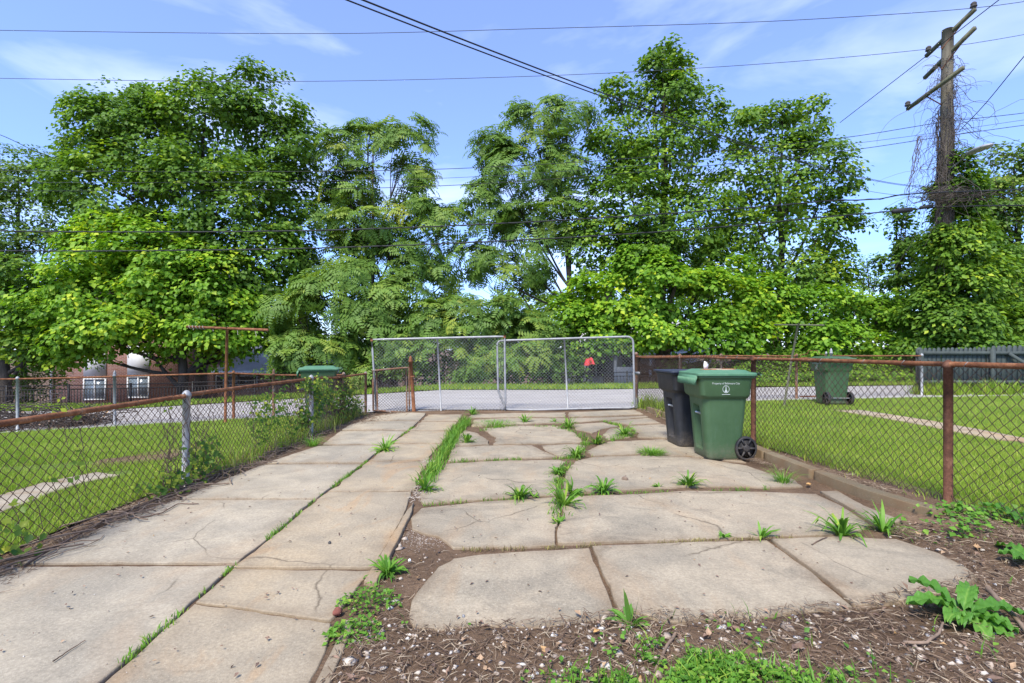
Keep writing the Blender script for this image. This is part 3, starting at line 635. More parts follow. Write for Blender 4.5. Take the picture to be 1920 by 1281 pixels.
# -- back fence of the right yard, with a gap for its gate
fq = thing('chain_link_fence', 'rusty back fence along the alley behind the right lawn', 'fence', on(8, 13))
QP = [(3.25, 12.3), (4.52, 12.95), (5.62, 13.05), (7.62, 13.15), (8.55, 13.2), (11.2, 13.55)]; QP = [on(*q) for q in QP]
zt = 1.19
for i, p in enumerate(QP): post(p, zt - p.z + (0.06 if i in (4,) else 0.0), 0.032, M['galv' if i in (4, 5) else 'rust_grey'], fq, 'acorn' if i == 4 else 'dome')
post(on(8.42, 13.2), zt - 0.03, 0.022, M['galv'], fq, 'dome')
for i in (0, 1, 2, 4):
    ta, tb_ = QP[i].copy(), QP[i + 1].copy(); ta.z = zt; tb_.z = zt
    rail([ta, tb_], 0.020, M['rust'], fq, wob=0.004, seed=40 + i)
    chain_mesh(QP[i], QP[i + 1], zt - QP[i].z, zt - QP[i + 1].z, M['wire_rust'], 'wire_mesh', fq, 0.08, seed=50 + i)

def frame_gate(name, label, pts, r, mat, meshmat, uprights, closed=True, pitch=0.075, wire=True):
    """pts: corners of the frame in order (list of Vectors) as one bent pipe"""
    root = thing(name, label, 'gate', pts[0]); q = []
    n = len(pts)
    for i in range(n if closed else n - 1):
        a, c = pts[i], pts[(i + 1) % n]; k = max(2, int((c - a).length / 0.2)); q += [a + (c - a) * (j / k) for j in range(k)]
    q.append(pts[0] if closed else pts[-1])
    m = MB(); m.tube(q, r, 8); adopt(m.build('frame', mat, smooth=True), root)
    for a, c in uprights:
        m = MB(); m.tube([a, (a + c) / 2, c], r * 0.85, 8); adopt(m.build('upright', mat, smooth=True), root)
    return root
def rounded(c, rad, k=5):
    out = []
    for i in range(len(c)):
        a, p, d = c[i - 1], c[i], c[(i + 1) % len(c)]; rr = rad[i]
        if rr == 0: out.append(p); continue
        u_, w_ = (a - p).normalized(), (d - p).normalized()
        for j in range(k + 1):
            t = j / k; out.append(p + u_ * rr * (1 - t) ** 2 + w_ * rr * t ** 2)
    return out
# left leaf of the drive gate, square corners, standing in front of the small gate
yA = 11.30
c = [D(706, 771, yA), D(948, 773, yA + .05), D(946, 631, yA + .05), D(697, 637, yA)]
gA = frame_gate('drive_gate', 'left leaf of the tall galvanised drive gate with square corners', c, 0.023, M['galv'], None, [(D(827, 772, yA + .02), D(820, 635, yA + .02))])
for p_ in (c[3], c[2]):
    m = MB(); m.tube([p_ - Vector((0, 0, .035)), p_ + Vector((0, 0, .03))], 0.031, 8); adopt(m.build('hinge_fitting', M['rust']), gA)
g0, g1 = D(703, 771, yA), D(947, 773, yA + .05)
chain_mesh(g0, g1, D(697, 637, yA).z - g0.z - .02, D(946, 631, yA).z - g1.z - .02, M['wire_galv'], 'wire_mesh', gA, 0.075, seed=61, wob=0.03, r=0.0026, b0=0.0, b1=0.0, teeth=0)
# right leaf with rounded upper corners and a bent lower corner
yB = 11.38
c = [D(1190, 764, yB), D(1187, 631, yB), D(932, 639, yB), D(934, 733, yB), D(949, 768, yB), D(1000, 769, yB)]
gB = frame_gate('drive_gate', 'right leaf of the tall galvanised drive gate with rounded corners and bent lower corner', rounded(c, [.06, .16, .12, 0.05, .04, .06]), 0.023, M['galv'], None, [(D(1065, 768, yB), D(1058, 636, yB))])
g0, g1 = D(936, 769, yB), D(1188, 764, yB)
chain_mesh(g0, g1, D(932, 639, yB).z - g0.z - .03, D(1187, 632, yB).z - g1.z - .02, M['wire_galv'], 'wire_mesh', gB, 0.075, seed=62, wob=0.03, r=0.0026, b0=0.0, b1=0.0, teeth=0)
m = MB(); m.tube([D(1188, 700, yB), D(1198, 700, yB + .1)], 0.035, 8); adopt(m.build('latch', M['galv_dark']), gB)
# small walk gate and its post
yC = 11.22
c = [D(700, 770, yC), D(768, 774, yC), D(767, 689, yC), D(699, 695, yC)]
gC = frame_gate('walk_gate', 'small waist high wire gate with rust streaked frame left of the drive gate', c, 0.021, M['rust_grey'], None, [(D(708, 771, yC), D(706, 695, yC)), (D(763, 773, yC), D(762, 690, yC))])
chain_mesh(D(701, 770, yC), D(768, 774, yC), D(699, 695, yC).z - D(701, 770, yC).z - .02, D(767, 689, yC).z - D(768, 774, yC).z - .02, M['wire_rust'], 'wire_mesh', gC, 0.07, seed=63, b0=0, b1=0, teeth=0)
pg = thing('gate_post', 'rust brown gate post with acorn cap between small gate and drive gate', 'post', D(777, 774, yC))
post(D(777, 774, yC), D(770, 679, yC).z - D(777, 774, yC).z, 0.040, M['rust'], pg, 'acorn', (-0.085, 0))
m = MB(); m.tube([D(773, 705, yC) + Vector((0, 0, -.02)), D(773, 705, yC) + Vector((0, 0, .02))], 0.052, 10); adopt(m.build('hinge_band', M['rust']), pg)
# gate of the right yard with a scroll on top
gx = [on(7.72, 13.16), on(8.40, 13.19)]
c = [gx[0] + Vector((0, 0, .06)), gx[1] + Vector((0, 0, .06)), gx[1] + Vector((0, 0, 1.06)), gx[0] + Vector((0, 0, 1.06))]
gD = frame_gate('walk_gate', 'narrow rusty wire gate with a scroll top beside the green cart in the right yard', c, 0.018, M['rust'], None, [])
mid = (c[2] + c[3]) / 2; m = MB()
for sgn in (-1, 1):
    m.tube([mid + Vector((sgn * (0.02 + 0.30 * t + 0.03 * math.sin(t * 9)), 0, 0.02 + 0.16 * math.sin((1 - t) * 1.6) + 0.02 * math.sin(t * 9))) for t in np.linspace(0, 1, 14)], 0.008, 6)
adopt(m.build('scroll', M['rust']), gD)
chain_mesh(gx[0], gx[1], 1.04, 1.04, M['wire_rust'], 'wire_mesh', gD, 0.08, seed=64, b0=.06, b1=.06, teeth=0)

# ---------------------------------------------------------------- wheeled carts
def rrect(x0, x1, hw, rad, z, rec=0.0, rw=0.10, k=5, nf=14):
    """ring of a rounded rectangle, front at +x; rec pushes a slot of half width rw into the front"""
    pts = []
    for cx, cy, a0 in ((x1 - rad, hw - rad, 0), (x0 + rad, hw - rad, 90), (x0 + rad, -hw + rad, 180), (x1 - rad, -hw + rad, 270)):
        for j in range(k + 1):
            a = math.radians(a0 + 90 * j / k); pts.append((cx + rad * math.cos(a), cy + rad * math.sin(a), z))
    w = hw - rad
    for j in range(1, nf):
        y = -w + 2 * w * j / nf; pts.append((x1 - (rec if abs(y) < rw else 0.0), y, z))
    return pts
def text_mesh(txt, size, loc, rot, mat, name, parent):
    cu = bpy.data.curves.new(name, 'FONT'); cu.body = txt; cu.size = size; cu.align_x = 'CENTER'; cu.extrude = 0.0006
    o = bpy.data.objects.new(name, cu); C.objects.link(o)
    dg = bpy.context.evaluated_depsgraph_get(); me = bpy.data.meshes.new_from_object(o.evaluated_get(dg)); bpy.data.objects.remove(o); bpy.data.curves.remove(cu)
    me.materials.clear(); me.materials.append(mat); q = link(name, me, parent); q.location = loc; q.rotation_euler = rot; return q
def cart(label, pos, rz, body, lid, dirt=False, bar=True, emblem=True, open_lid=False, group='wheeled rubbish carts'):
    t = thing('wheeled_cart', label, 'trash cart', pos, group, rz); t.scale = (0.9, 1, 1)
    P = [ # z, x0, x1, half width, corner radius, slot
     (0.00, -0.20, 0.235, 0.235, 0.06, 0.0), (0.03, -0.22, 0.25, 0.245, 0.07, 0.0), (0.10, -0.225, 0.255, 0.248, 0.08, 0.0), (0.105, -0.225, 0.255, 0.248, 0.08, 0.075),
     (0.30, -0.245, 0.275, 0.258, 0.085, 0.085), (0.60, -0.275, 0.30, 0.272, 0.09, 0.095), (0.66, -0.28, 0.305, 0.276, 0.09, 0.0), (0.74, -0.29, 0.312, 0.280, 0.09, 0.0),
     (0.765, -0.30, 0.345, 0.306, 0.075, 0.0), (0.79, -0.31, 0.36, 0.318, 0.07, 0.0), (0.99, -0.335, 0.385, 0.326, 0.07, 0.0), (1.0, -0.36, 0.40, 0.345, 0.06, 0.0), (1.022, -0.36, 0.40, 0.345, 0.06, 0.0)]
    m = MB(); m.loft([rrect(x0, x1, hw, rad, z, rec) for z, x0, x1, hw, rad, rec in P]); bd = m.build('body', body, t)
    bd.modifiers.new('soft', 'BEVEL').width = 0.006; bd.modifiers['soft'].segments = 2; bd.modifiers['soft'].angle_limit = math.radians(28)
    if bar:
        m = MB(); m.tube([(0.262, -0.105, 0.545), (0.262, 0.105, 0.545)], 0.014, 8); m.build('grab_bar', M['steelbar'], t, True)
    L = [(1.024, -0.385, 0.425, 0.362, 0.07), (1.055, -0.385, 0.425, 0.362, 0.07), (1.062, -0.375, 0.415, 0.352, 0.07), (1.066, -0.33, 0.36, 0.305, 0.07), (1.088, -0.29, 0.31, 0.262, 0.06), (1.094, -0.27, 0.29, 0.245, 0.06)]
    if open_lid: L = [(1.024, -0.385, 0.425, 0.362, 0.05), (1.050, -0.385, 0.425, 0.362, 0.05), (1.050, -0.36, 0.40, 0.335, 0.05), (1.036, -0.35, 0.39, 0.325, 0.05), (1.040, -0.1, 0.1, 0.1, 0.05)]
    m = MB(); m.loft([rrect(x0, x1, hw, rad, z) for z, x0, x1, hw, rad in L]); ld = m.build('lid', lid, t)
    ld.modifiers.new('soft', 'BEVEL').width = 0.005; ld.modifiers['soft'].segments = 2; ld.modifiers['soft'].angle_limit = math.radians(30)
    if not open_lid:
        m = MB()                                                           # overhanging lip with ribs at the front
        m.loft([[(0.40, y, 1.03), (0.43, y, 1.03), (0.455, y, 0.93), (0.445, y, 0.925)] for y in (-0.30, 0.30)])
        for k in range(13): m.box((0.437, -0.276 + k * 0.046, 0.955), (0.034, 0.010, 0.085))
        q = m.build('lid_lip', lid); q.parent = ld
        m = MB()
        for y in (-0.12, 0.12): m.tube([(-0.35, y, 1.035), (-0.43, y, 1.04)], 0.022, 8)
        m.tube([(-0.44, -0.30, 1.045), (-0.44, 0.30, 1.045)], 0.020, 10); m.build('handle', body, t, True)
    for sgn in (-1, 1):
        w = thing('wheel', None, None); del w; 
        cxw, cyw, czw, rw_ = -0.255, sgn * 0.262, 0.145, 0.145
        th = np.arange(28) * 2 * np.pi / 28; prof = [(0.118, -0.026), (0.140, -0.028), (0.145, -0.018), (0.145, 0.018), (0.140, 0.028), (0.118, 0.026)]
        m = MB(); m.loft([np.column_stack([np.cos(th) * r_, np.full(28, y_), np.sin(th) * r_]) + np.array([cxw, cyw, czw]) for r_, y_ in prof], cap=False)
        wh = m.build('wheel', M['tyre'], t)
        m = MB(); m.loft([np.column_stack([np.cos(th) * r_, np.full(28, y_ * sgn), np.sin(th) * r_]) + np.array([cxw, cyw, czw]) for r_, y_ in ((0.120, 0.010), (0.045, 0.012), (0.042, 0.034), (0.03, 0.038))])
        for k in range(6):
            a = k * math.pi / 3; d = Vector((math.cos(a), 0, math.sin(a))); s_ = Vector((-math.sin(a), 0, math.cos(a)))
            R3 = np.array([[d.x, 0, s_.x], [0, 1, 0], [d.z, 0, s_.z]]); m.box(np.array([cxw, cyw + sgn * 0.018, czw]) + np.array(d) * 0.08, (0.08, 0.018, 0.022), R3)
        q = m.build('hub', M['tyre']); q.parent = wh
    for o in [o for o in C.objects if o.name.startswith('wheel') and o.type == 'EMPTY' and not o.children and 'label' not in o]: bpy.data.objects.remove(o)
    m = MB(); m.tube([(-0.255, -0.27, 0.145), (-0.255, 0.27, 0.145)], 0.012, 8); m.build('axle', M['galv_dark'], t)
    if emblem:
        for sgn in (-1, 1):
            yy = sgn * 0.3235; rot = (math.radians(90 - 2.5 * 0), 0, 0 if sgn < 0 else math.pi)
            dec = text_mesh('Property of Baltimore City', 0.034, (0.04, yy + sgn * 0.002, 0.925), rot, M['decal'], 'decal', t)
            m = MB()
            th = np.linspace(0, 2 * np.pi, 29)
            for a, c_ in zip(th[:-1], th[1:]):
                m.add([[x, 0, z] for r_ in (0.040, 0.046) for x, z in ((math.cos(a) * r_, math.sin(a) * r_), (math.cos(c_) * r_, math.sin(c_) * r_))], [np.array([[0, 1, 3, 2]])])
            m.add([[-.007, 0, -.01], [.007, 0, -.01], [.004, 0, .032], [0, 0, .04], [-.004, 0, .032]], [np.array([[0, 1, 2, 3, 4]])])
            m.add([[-.022, 0, -.036], [.022, 0, -.036], [.012, 0, -.010], [-.012, 0, -.010]], [np.array([[0, 1, 2, 3]])])
            m.add([[-.055, 0, -.066], [.055, 0, -.066], [.055, 0, -.060], [-.055, 0, -.060]], [np.array([[0, 1, 2, 3]])])
            e = m.build('decal_emblem', M['decal'], t); e.location = (0.04, yy + sgn * 0.001, 0.866)
    return t, bd, ld
cg, bd_, lid_ = cart('dusty green wheeled cart with white emblem standing on the concrete beside the right fence', on(2.72, 6.42, 0.006), math.pi, M['bin_green'], M['bin_lid'], True)
m = MB(); rs = np.random.default_rng(5)                                    # mud, dead leaf dust and a pale scrap dried on its lid
th = np.linspace(0, 6.28, 19)[:-1]
def blot(m, cx, cy, rx, ry, z, hgt=0.004, seed=0):
    r_ = np.random.default_rng(seed); k = 1 + 0.35 * r_.uniform(-1, 1, 18)
    top = np.column_stack([cx + np.cos(th) * rx * k * 0.8, cy + np.sin(th) * ry * k * 0.8, np.full(18, z + hgt)]); lo = np.column_stack([cx + np.cos(th) * rx * k, cy + np.sin(th) * ry * k, np.full(18, z)])
    m.loft([lo, top])
blot(m, 0.16, 0.08, 0.12, 0.10, 1.093, 0.006, 1); blot(m, -0.18, -0.02, 0.10, 0.10, 1.0935, 0.006, 2); blot(m, 0.22, 0.16, 0.05, 0.05, 1.0935, 0.01, 3)
q = m.build('leaf_dirt', M['rustdirt']); q.parent = lid_
m = MB(); blot(m, -0.02, 0.12, 0.15, 0.07, 1.0935, 0.004, 6); blot(m, -0.05, -0.1, 0.10, 0.06, 1.0935, 0.004, 7); q = m.build('dried_mud', M['deposit']); q.parent = lid_
cart('black wheeled cart half hidden behind the dusty green one', on(2.64, 7.24, 0.006), math.pi + 0.06, M['bin_black'], M['bin_navy'], emblem=False, open_lid=True)
cart('green wheeled cart seen from behind on the right lawn path near the alley', on(7.62, 11.75, 0.03), math.radians(90), M['bin_green'], M['bin_green'], emblem=True)
cart('green wheeled cart with pale lid behind the overgrown end of the left fence', on(-3.52, 9.75, 0.02), math.radians(200), M['bin_green'], M['bin_lid'], emblem=False)
pp = thing('crumpled_paper', 'small white crumpled paper standing on the dusty green cart lid', 'paper', cg.location + Vector((-0.17, -0.06, 1.095)))
m = MB(); pts = [(-.028, 0, 0), (.020, .01, 0), (.034, .012, .06), (.012, -.002, .088), (-.02, .006, .105), (-.034, -.004, .05)]
m.loft([[(x, y - .006, z) for x, y, z in pts], [(x * .9, y + .012, z * .95) for x, y, z in pts]]); m.build('sheet', M['paper'], pp)

# ---------------------------------------------------------------- clothes posts
def clothes_post(label, base, top, barL, barR, mat, r, rb, strings):
    t = thing('clothes_post', label, 'clothes post', base); m = MB(); m.tube([base - Vector((0, 0, .15)), (base + top) / 2, top], r, 10); adopt(m.build('pole', mat, smooth=True), t)
    m = MB(); m.tube([barL, (barL + barR) / 2, barR], rb, 10); adopt(m.build('crossbar', mat, smooth=True), t)
    rs = np.random.default_rng(3)
    for s_ in strings:
        p0 = barL.lerp(barR, s_) - Vector((0, 0, rb)); ln = rs.uniform(.06, .16); m = MB()
        m.tube([p0 + Vector((rs.normal(0, .008) + .02 * k / 5, -rb * .3, -ln * k / 5 + rb * 1.2)) for k in range(6)], .005, 5); adopt(m.build('rope_end', M['rope']), t)
    if strings:
        m = MB(); p0 = barL.lerp(barR, 0.02); p1 = barL.lerp(barR, .22); th_ = np.linspace(0, 30, 60)
        m.tube([p0.lerp(p1, i / 59) + Vector((0, math.cos(a), math.sin(a))) * (rb + .006) for i, a in enumerate(th_)], .005, 4); adopt(m.build('rope_wrap', M['rope']), t)
    return t
yT = 10.9; bT = on(D(422, 780, yT).x, yT)
clothes_post('rusty T shaped clothes post with frayed rope ends in the left yard', bT, D(426, 613, yT), D(350, 613, yT), D(503, 619, yT), M['rust'], .030, .030, (.08, .32, .62, .84))
yT = 11.6; bT = on(D(1468, 760, yT).x, yT)
clothes_post('leaning thin grey T shaped clothes post in the right yard', bT, D(1497, 606, yT + .1), D(1452, 609, yT + .1), D(1545, 610, yT + .1), M['arm_wood'], .026, .018, ())

# ---------------------------------------------------------------- dark green picket fence
pf = thing('picket_fence', 'dark green dog eared wooden fence at the far right of the yard', 'fence', on(11.3, 13.9))
def picket(x, w, ztop, y, zb):
    return [(-w / 2, 0), (w / 2, 0), (w / 2, ztop - zb - .09), (w * .42, ztop - zb - .05), (w * .25, ztop - zb - .012), (0, ztop - zb), (-w * .25, ztop - zb - .012), (-w * .42, ztop - zb - .05), (-w / 2, ztop - zb - .09)]
x = 11.32; k = 0; me_cache = {}
while x < 17.0:
    w = .20 if k == 0 else (.112 if x < 13.25 else .135); zt_ = 1.425 if k == 0 else (1.40 if x < 13.25 else 1.44)
    y = 13.9 - (x - 11.3) * 0.03; zb = float(h(x, y)) - .02
    key = (w, round(zt_, 3))
    if key not in me_cache:
        o2 = picket(0, w, zt_, 0, .1); m = MB(); m.loft([[(a, -.009, z) for a, z in o2], [(a, .009, z) for a, z in o2]]); me_cache[key] = m.mesh('picket', M['dark_green'])
    o = link('picket', me_cache[key]); o.location = (x + w / 2, y + random.uniform(-.004, .004), zb + random.uniform(-.012, .008)); o.rotation_euler = (0, random.uniform(-.008, .008), 0); adopt(o, pf); x += w + .008; k += 1
for zr in (.35, 1.14):
    m = MB(); m.box((14.15, 13.84 - .085 * 1, .12 + zr), (5.7, .04, .09), Matrix.Rotation(-.03, 3, 'Z')); adopt(m.build('fence_rail', M['dark_green']), pf)
for xp in (11.38, 13.28, 15.3):
    m = MB(); m.box((xp, 13.80 - (xp - 11.3) * .03, .70), (.09, .09, 1.32)); adopt(m.build('fence_post', M['dark_green']), pf)
a_, c_ = Vector((13.7, 13.73, 1.25)), Vector((15.2, 13.69, .30)); m = MB(); d = c_ - a_
m.box((a_ + c_) / 2, (d.length, .035, .08), Matrix.Rotation(math.atan2(-d.z, d.x), 3, 'Y')); adopt(m.build('brace', M['dark_green']), pf)

# ---------------------------------------------------------------- black railing beyond the alley
ir = thing('iron_railing', 'long black iron railing behind the grass verge across the alley', 'railing', (0, 19.6, -.8))
def rz_(x): return float(np.interp(x, [-24, -14, -8, 0, 6], [-.15, .02, .22, .42, .50]))
for dz in (0.0, -.15, -.98):
    m = MB(); m.tube([(x, 19.6, rz_(x) + dz) for x in np.linspace(-24, 7, 40)], .02, 6); adopt(m.build('railing_bar', M['iron']), ir)
for x in np.arange(-24, 7.1, 2.4):
    m = MB(); m.box((x, 19.6, rz_(x) - .55), (.055, .055, 1.2)); adopt(m.build('railing_post', M['iron']), ir)
m = MB()
for x in np.arange(-23.9, 7, .12): m.box((x, 19.6, rz_(x) - .565), (.018, .018, .83))
tag(adopt(m.build('baluster', M['iron']), ir), kind='stuff')

# ---------------------------------------------------------------- houses beyond
def house_part(name, mat, parent, x0, x1, y0, y1, z0, z1):
    m = MB(); m.box(((x0 + x1) / 2, (y0 + y1) / 2, (z0 + z1) / 2), (x1 - x0, y1 - y0, z1 - z0)); return adopt(m.build(name, mat), parent)
def HX(px, Y): return (px - CX) * Y / F
def HZ(py, Y): return EYE + (CY - py) * Y / F
def window(parent, px0, px1, py0, py1, Y, glass, mull=1):
    x0, x1, z0, z1 = HX(px0, Y), HX(px1, Y), HZ(py1, Y), HZ(py0, Y)
    o = house_part('window', glass, parent, x0, x1, Y - .03, Y - .02, z0, z1); t_ = .07
    def fr_(nm, *a):
        m = MB(); m.box(((a[0] + a[1]) / 2, Y - .05, (a[2] + a[3]) / 2), (a[1] - a[0], .06, a[3] - a[2])); q = m.build(nm, M['white']); q.parent = o
        q.matrix_parent_inverse = (Matrix.Translation(parent.location) @ o.matrix_parent_inverse).inverted()
    fr_('window_frame', x0 - t_, x0, z0 - t_, z1 + t_); fr_('window_frame', x1, x1 + t_, z0 - t_, z1 + t_); fr_('window_frame', x0, x1, z1, z1 + t_); fr_('window_sill', x0, x1, z0 - t_, z0)
    for k in range(mull):
        xc = x0 + (x1 - x0) * (k + 1) / (mull + 1); fr_('mullion', xc - .03, xc + .03, z0, z1)
Y = 28.0; hA = thing('brick_house', 'red brick house with white window panels behind the left railing', 'house', (HX(250, Y), Y, -1.7))
house_part('wall', M['brick'], hA, HX(93, Y), HX(362, Y), Y, Y + 8, -2.2, 4.6)
m = MB(); m.loft([[(HX(88, Y), Y - .4, 4.6), (HX(366, Y), Y - .4, 4.6), (HX(366, Y), Y + 8.4, 4.6), (HX(88, Y), Y + 8.4, 4.6)], [(HX(120, Y), Y + 3.8, 6.6), (HX(330, Y), Y + 3.8, 6.6), (HX(330, Y), Y + 4.2, 6.6), (HX(120, Y), Y + 4.2, 6.6)]]); adopt(m.build('roof', M['roof_dark']), hA)
for a_, c_, t0, t1, w0, w1 in ((158, 200, 670, 706, 712, 748), (240, 281, 672, 703, 708, 744)):
    house_part('white_panel', M['white'], hA, HX(a_, Y), HX(c_, Y), Y - .06, Y - .01, HZ(t1, Y), HZ(t0 - 25, Y)); window(hA, a_ + 2, c_ - 2, w0, w1, Y, M['glass'])
house_part('downspout', M['white'], hA, HX(97, Y), HX(101, Y), Y - .12, Y - .02, -1.9, 4.5)
Yb = 29.0; hB = thing('low_brick_house', 'low brick house with pale roof edge and dark windows behind the rusty clothes post', 'house', (HX(520, Yb), Yb, -1.7))
house_part('wall', M['brick'], hB, HX(362, Yb), HX(700, Yb), Yb, Yb + 7, -2.2, HZ(698, Yb)); 
m = MB(); zf = HZ(697, Yb); x0, x1 = HX(405, Yb), HX(710, Yb)
m.loft([[(x0, Yb - .5, zf), (x1, Yb - .5, zf), (x1, Yb + 7.4, zf), (x0, Yb + 7.4, zf)], [(x0 + .4, Yb + 2.6, zf + 1.6), (x1 - .4, Yb + 2.6, zf + 1.6), (x1 - .4, Yb + 3.2, zf + 1.6), (x0 + .4, Yb + 3.2, zf + 1.6)]]); rf = adopt(m.build('roof', M['roof_grey']), hB)
house_part('fascia', M['white'], hB, x0 - .05, x1 + .05, Yb - .56, Yb - .50, zf - .12, zf + .06)
house_part('gable_wall', M['brick'], hB, HX(365, Yb), HX(404, Yb), Yb - .2, Yb + 2, -2.2, HZ(684, Yb))
for a_, c_, gm in ((407, 419, 'glass_dark'), (428, 448, 'glass'), (450, 482, 'glass_dark'), (560, 600, 'glass_dark')): window(hB, a_, c_, 706, 728, Yb, M[gm], 0)
Yc = 31.0; hC = thing('pale_house', 'pale house with light grey porch roof glimpsed through the right gate leaf', 'house', (HX(1200, Yc), Yc, -1.5))
house_part('wall', M['white'], hC, HX(1090, Yc), HX(1330, Yc), Yc + 2, Yc + 9, -2, 3.2)
zf = HZ(660, Yc); x0, x1 = HX(1080, Yc), HX(1340, Yc)
m = MB(); m.loft([[(x0, Yc - .4, zf), (x1, Yc - .4, zf), (x1, Yc + 2.1, zf + .02), (x0, Yc + 2.1, zf + .02)], [(x0, Yc + 2.0, zf + 1.1), (x1, Yc + 2.0, zf + 1.1), (x1, Yc + 2.2, zf + 1.12), (x0, Yc + 2.2, zf + 1.12)]]); adopt(m.build('porch_roof', M['roof_grey']), hC)
house_part('fascia', M['white'], hC, x0, x1, Yc - .47, Yc - .41, zf - .2, zf + .02)
for px in (1095, 1150, 1215, 1280, 1325): house_part('porch_post', M['white'], hC, HX(px, Yc), HX(px, Yc) + .15, Yc - .3, Yc - .15, -2, zf - .2)
for a_, c_ in ((1105, 1130), (1165, 1200), (1235, 1265)): window(hC, a_, c_, 672, 705, Yc + 2, M['glass_dark'], 1)
house_part('porch_wall', M['white'], hC, HX(1138, Yc), HX(1186, Yc), Yc - .25, Yc - .15, -2, HZ(688, Yc))
#PART4
# ---------------------------------------------------------------- foliage
def norm(v): return v / (np.linalg.norm(v, axis=-1, keepdims=True) + 1e-9)
def leaf_quads(p, axis, nor, L, Wd, tint, fold=0.25):
    """folded diamond leaves: base p, pointing along axis, facing nor"""
    side = norm(np.cross(axis, nor)); n = len(p); L = L[:, None]; Wd = Wd[:, None]
    v = np.stack([p, p + axis * L * .45 + side * Wd / 2 + nor * Wd * fold * .5, p + axis * L - nor * L * .10, p + axis * L * .45 - side * Wd / 2 + nor * Wd * fold * .5], 1).reshape(-1, 3)
    i = np.arange(n)[:, None] * 4
    return v, [i + np.array([[0, 1, 2]]), i + np.array([[0, 2, 3]])], np.repeat(tint, 4)
def leaf_stars(p, axis, nor, L, Wd, tint):
    """lobed maple-like leaves: five points, three triangles"""
    side = norm(np.cross(axis, nor)); n = len(p); L = L[:, None]; Wd = Wd[:, None]
    v = np.stack([p, p + axis * L * .30 + side * Wd * .62 - nor * L * .05, p + axis * L * .52 + side * Wd * .20 + nor * L * .05, p + axis * L - nor * L * .12,
                  p + axis * L * .52 - side * Wd * .20 + nor * L * .05, p + axis * L * .30 - side * Wd * .62 - nor * L * .05], 1).reshape(-1, 3)
    i = np.arange(n)[:, None] * 6
    return v, [i + np.array([[0, 1, 2]]), i + np.array([[0, 2, 3, 4]]), i + np.array([[0, 4, 5]])], np.repeat(tint, 6)
DENS = 2.5
def sprays(lobes, dens, r, up=0.25, shell=0.45, sub=True):
    """points over small boughs that stand on the outer volume of each lobe, so that lit tops and open hollows alternate"""
    P, O = [], []
    for cx, cy, cz, rx, ry, rz in lobes:
        c = np.array([cx, cy, cz]); R_ = np.array([rx, ry, rz]); n = int(DENS * dens * (rx * rz + rx * ry + ry * rz) / 3) + 4; mr = (rx * ry * rz) ** (1 / 3)
        ns = int(np.clip(9 * mr ** 1.2, 5, 34)); d = norm(r.normal(size=(ns, 3)) + np.array([0, -0.25, up])); sc_ = c + d * R_ * (0.62 + 0.30 * r.random((ns, 1)))
        sr = np.clip(0.36 * mr, .22, .75) * r.uniform(.65, 1.35, ns); k = r.integers(0, ns, int(n * .82))
        e = norm(r.normal(size=(len(k), 3)) + d[k] * .55 + np.array([0, 0, .55])); f = .55 + .45 * r.random((len(k), 1)) ** .6
        P.append(sc_[k] + e * f * sr[k][:, None] * np.array([1.15, 1.15, .8])); O.append(norm(e + d[k] * .5))
        q = n - len(k); e = norm(r.normal(size=(q, 3)) + np.array([0, 0, up])); P.append(c + e * R_ * (shell + (.85 - shell) * r.random((q, 1)))); O.append(e)
    return np.concatenate(P), np.concatenate(O)
def foliage(lobes, seed, dens=22, per=13, L=0.16, spread=0.34, young=0.25, droop=0.35, star=True, shell=0.45, flat=0.5, tbase=0.42):
    r = np.random.default_rng(seed); P, O = sprays(lobes, dens, r, shell=shell); n = len(P)
    keep = (np.sin(P[:, 0] * 2.1 + seed) * np.sin(P[:, 1] * 1.9 + 1.3) * np.sin(P[:, 2] * 2.3 + seed * .7)) > -0.62
    P, O = P[keep], O[keep]; n = len(P)
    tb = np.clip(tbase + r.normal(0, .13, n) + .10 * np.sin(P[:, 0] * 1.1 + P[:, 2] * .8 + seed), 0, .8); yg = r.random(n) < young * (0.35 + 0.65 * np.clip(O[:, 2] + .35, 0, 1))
    P = np.repeat(P, per, 0); O = np.repeat(O, per, 0); tb = np.repeat(tb, per); yg = np.repeat(yg, per); m = len(P)
    off = r.normal(size=(m, 3)) * np.array([1, 1, flat]) * spread * .55; dist = np.linalg.norm(off[:, :2], axis=1, keepdims=True)
    off[:, 2] -= (dist[:, 0] ** 2) * droop / max(spread, .1)
    p = P + off; out = norm(off * np.array([1, 1, .2]) + O * .10 + r.normal(0, .05, (m, 3)))
    axis = norm(out + np.array([0, 0, -1.0]) * r.uniform(.05, .75, (m, 1))); nor = norm(np.array([0, 0, .75]) + O * .80 + r.normal(0, .36, (m, 3)))
    axis = norm(axis - nor * np.sum(axis * nor, 1, keepdims=True))
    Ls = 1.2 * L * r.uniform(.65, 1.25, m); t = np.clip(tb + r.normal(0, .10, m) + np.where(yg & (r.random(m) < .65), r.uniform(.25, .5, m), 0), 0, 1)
    return leaf_quads(p, axis, nor, Ls, Ls * (.82 if star else .66), t)
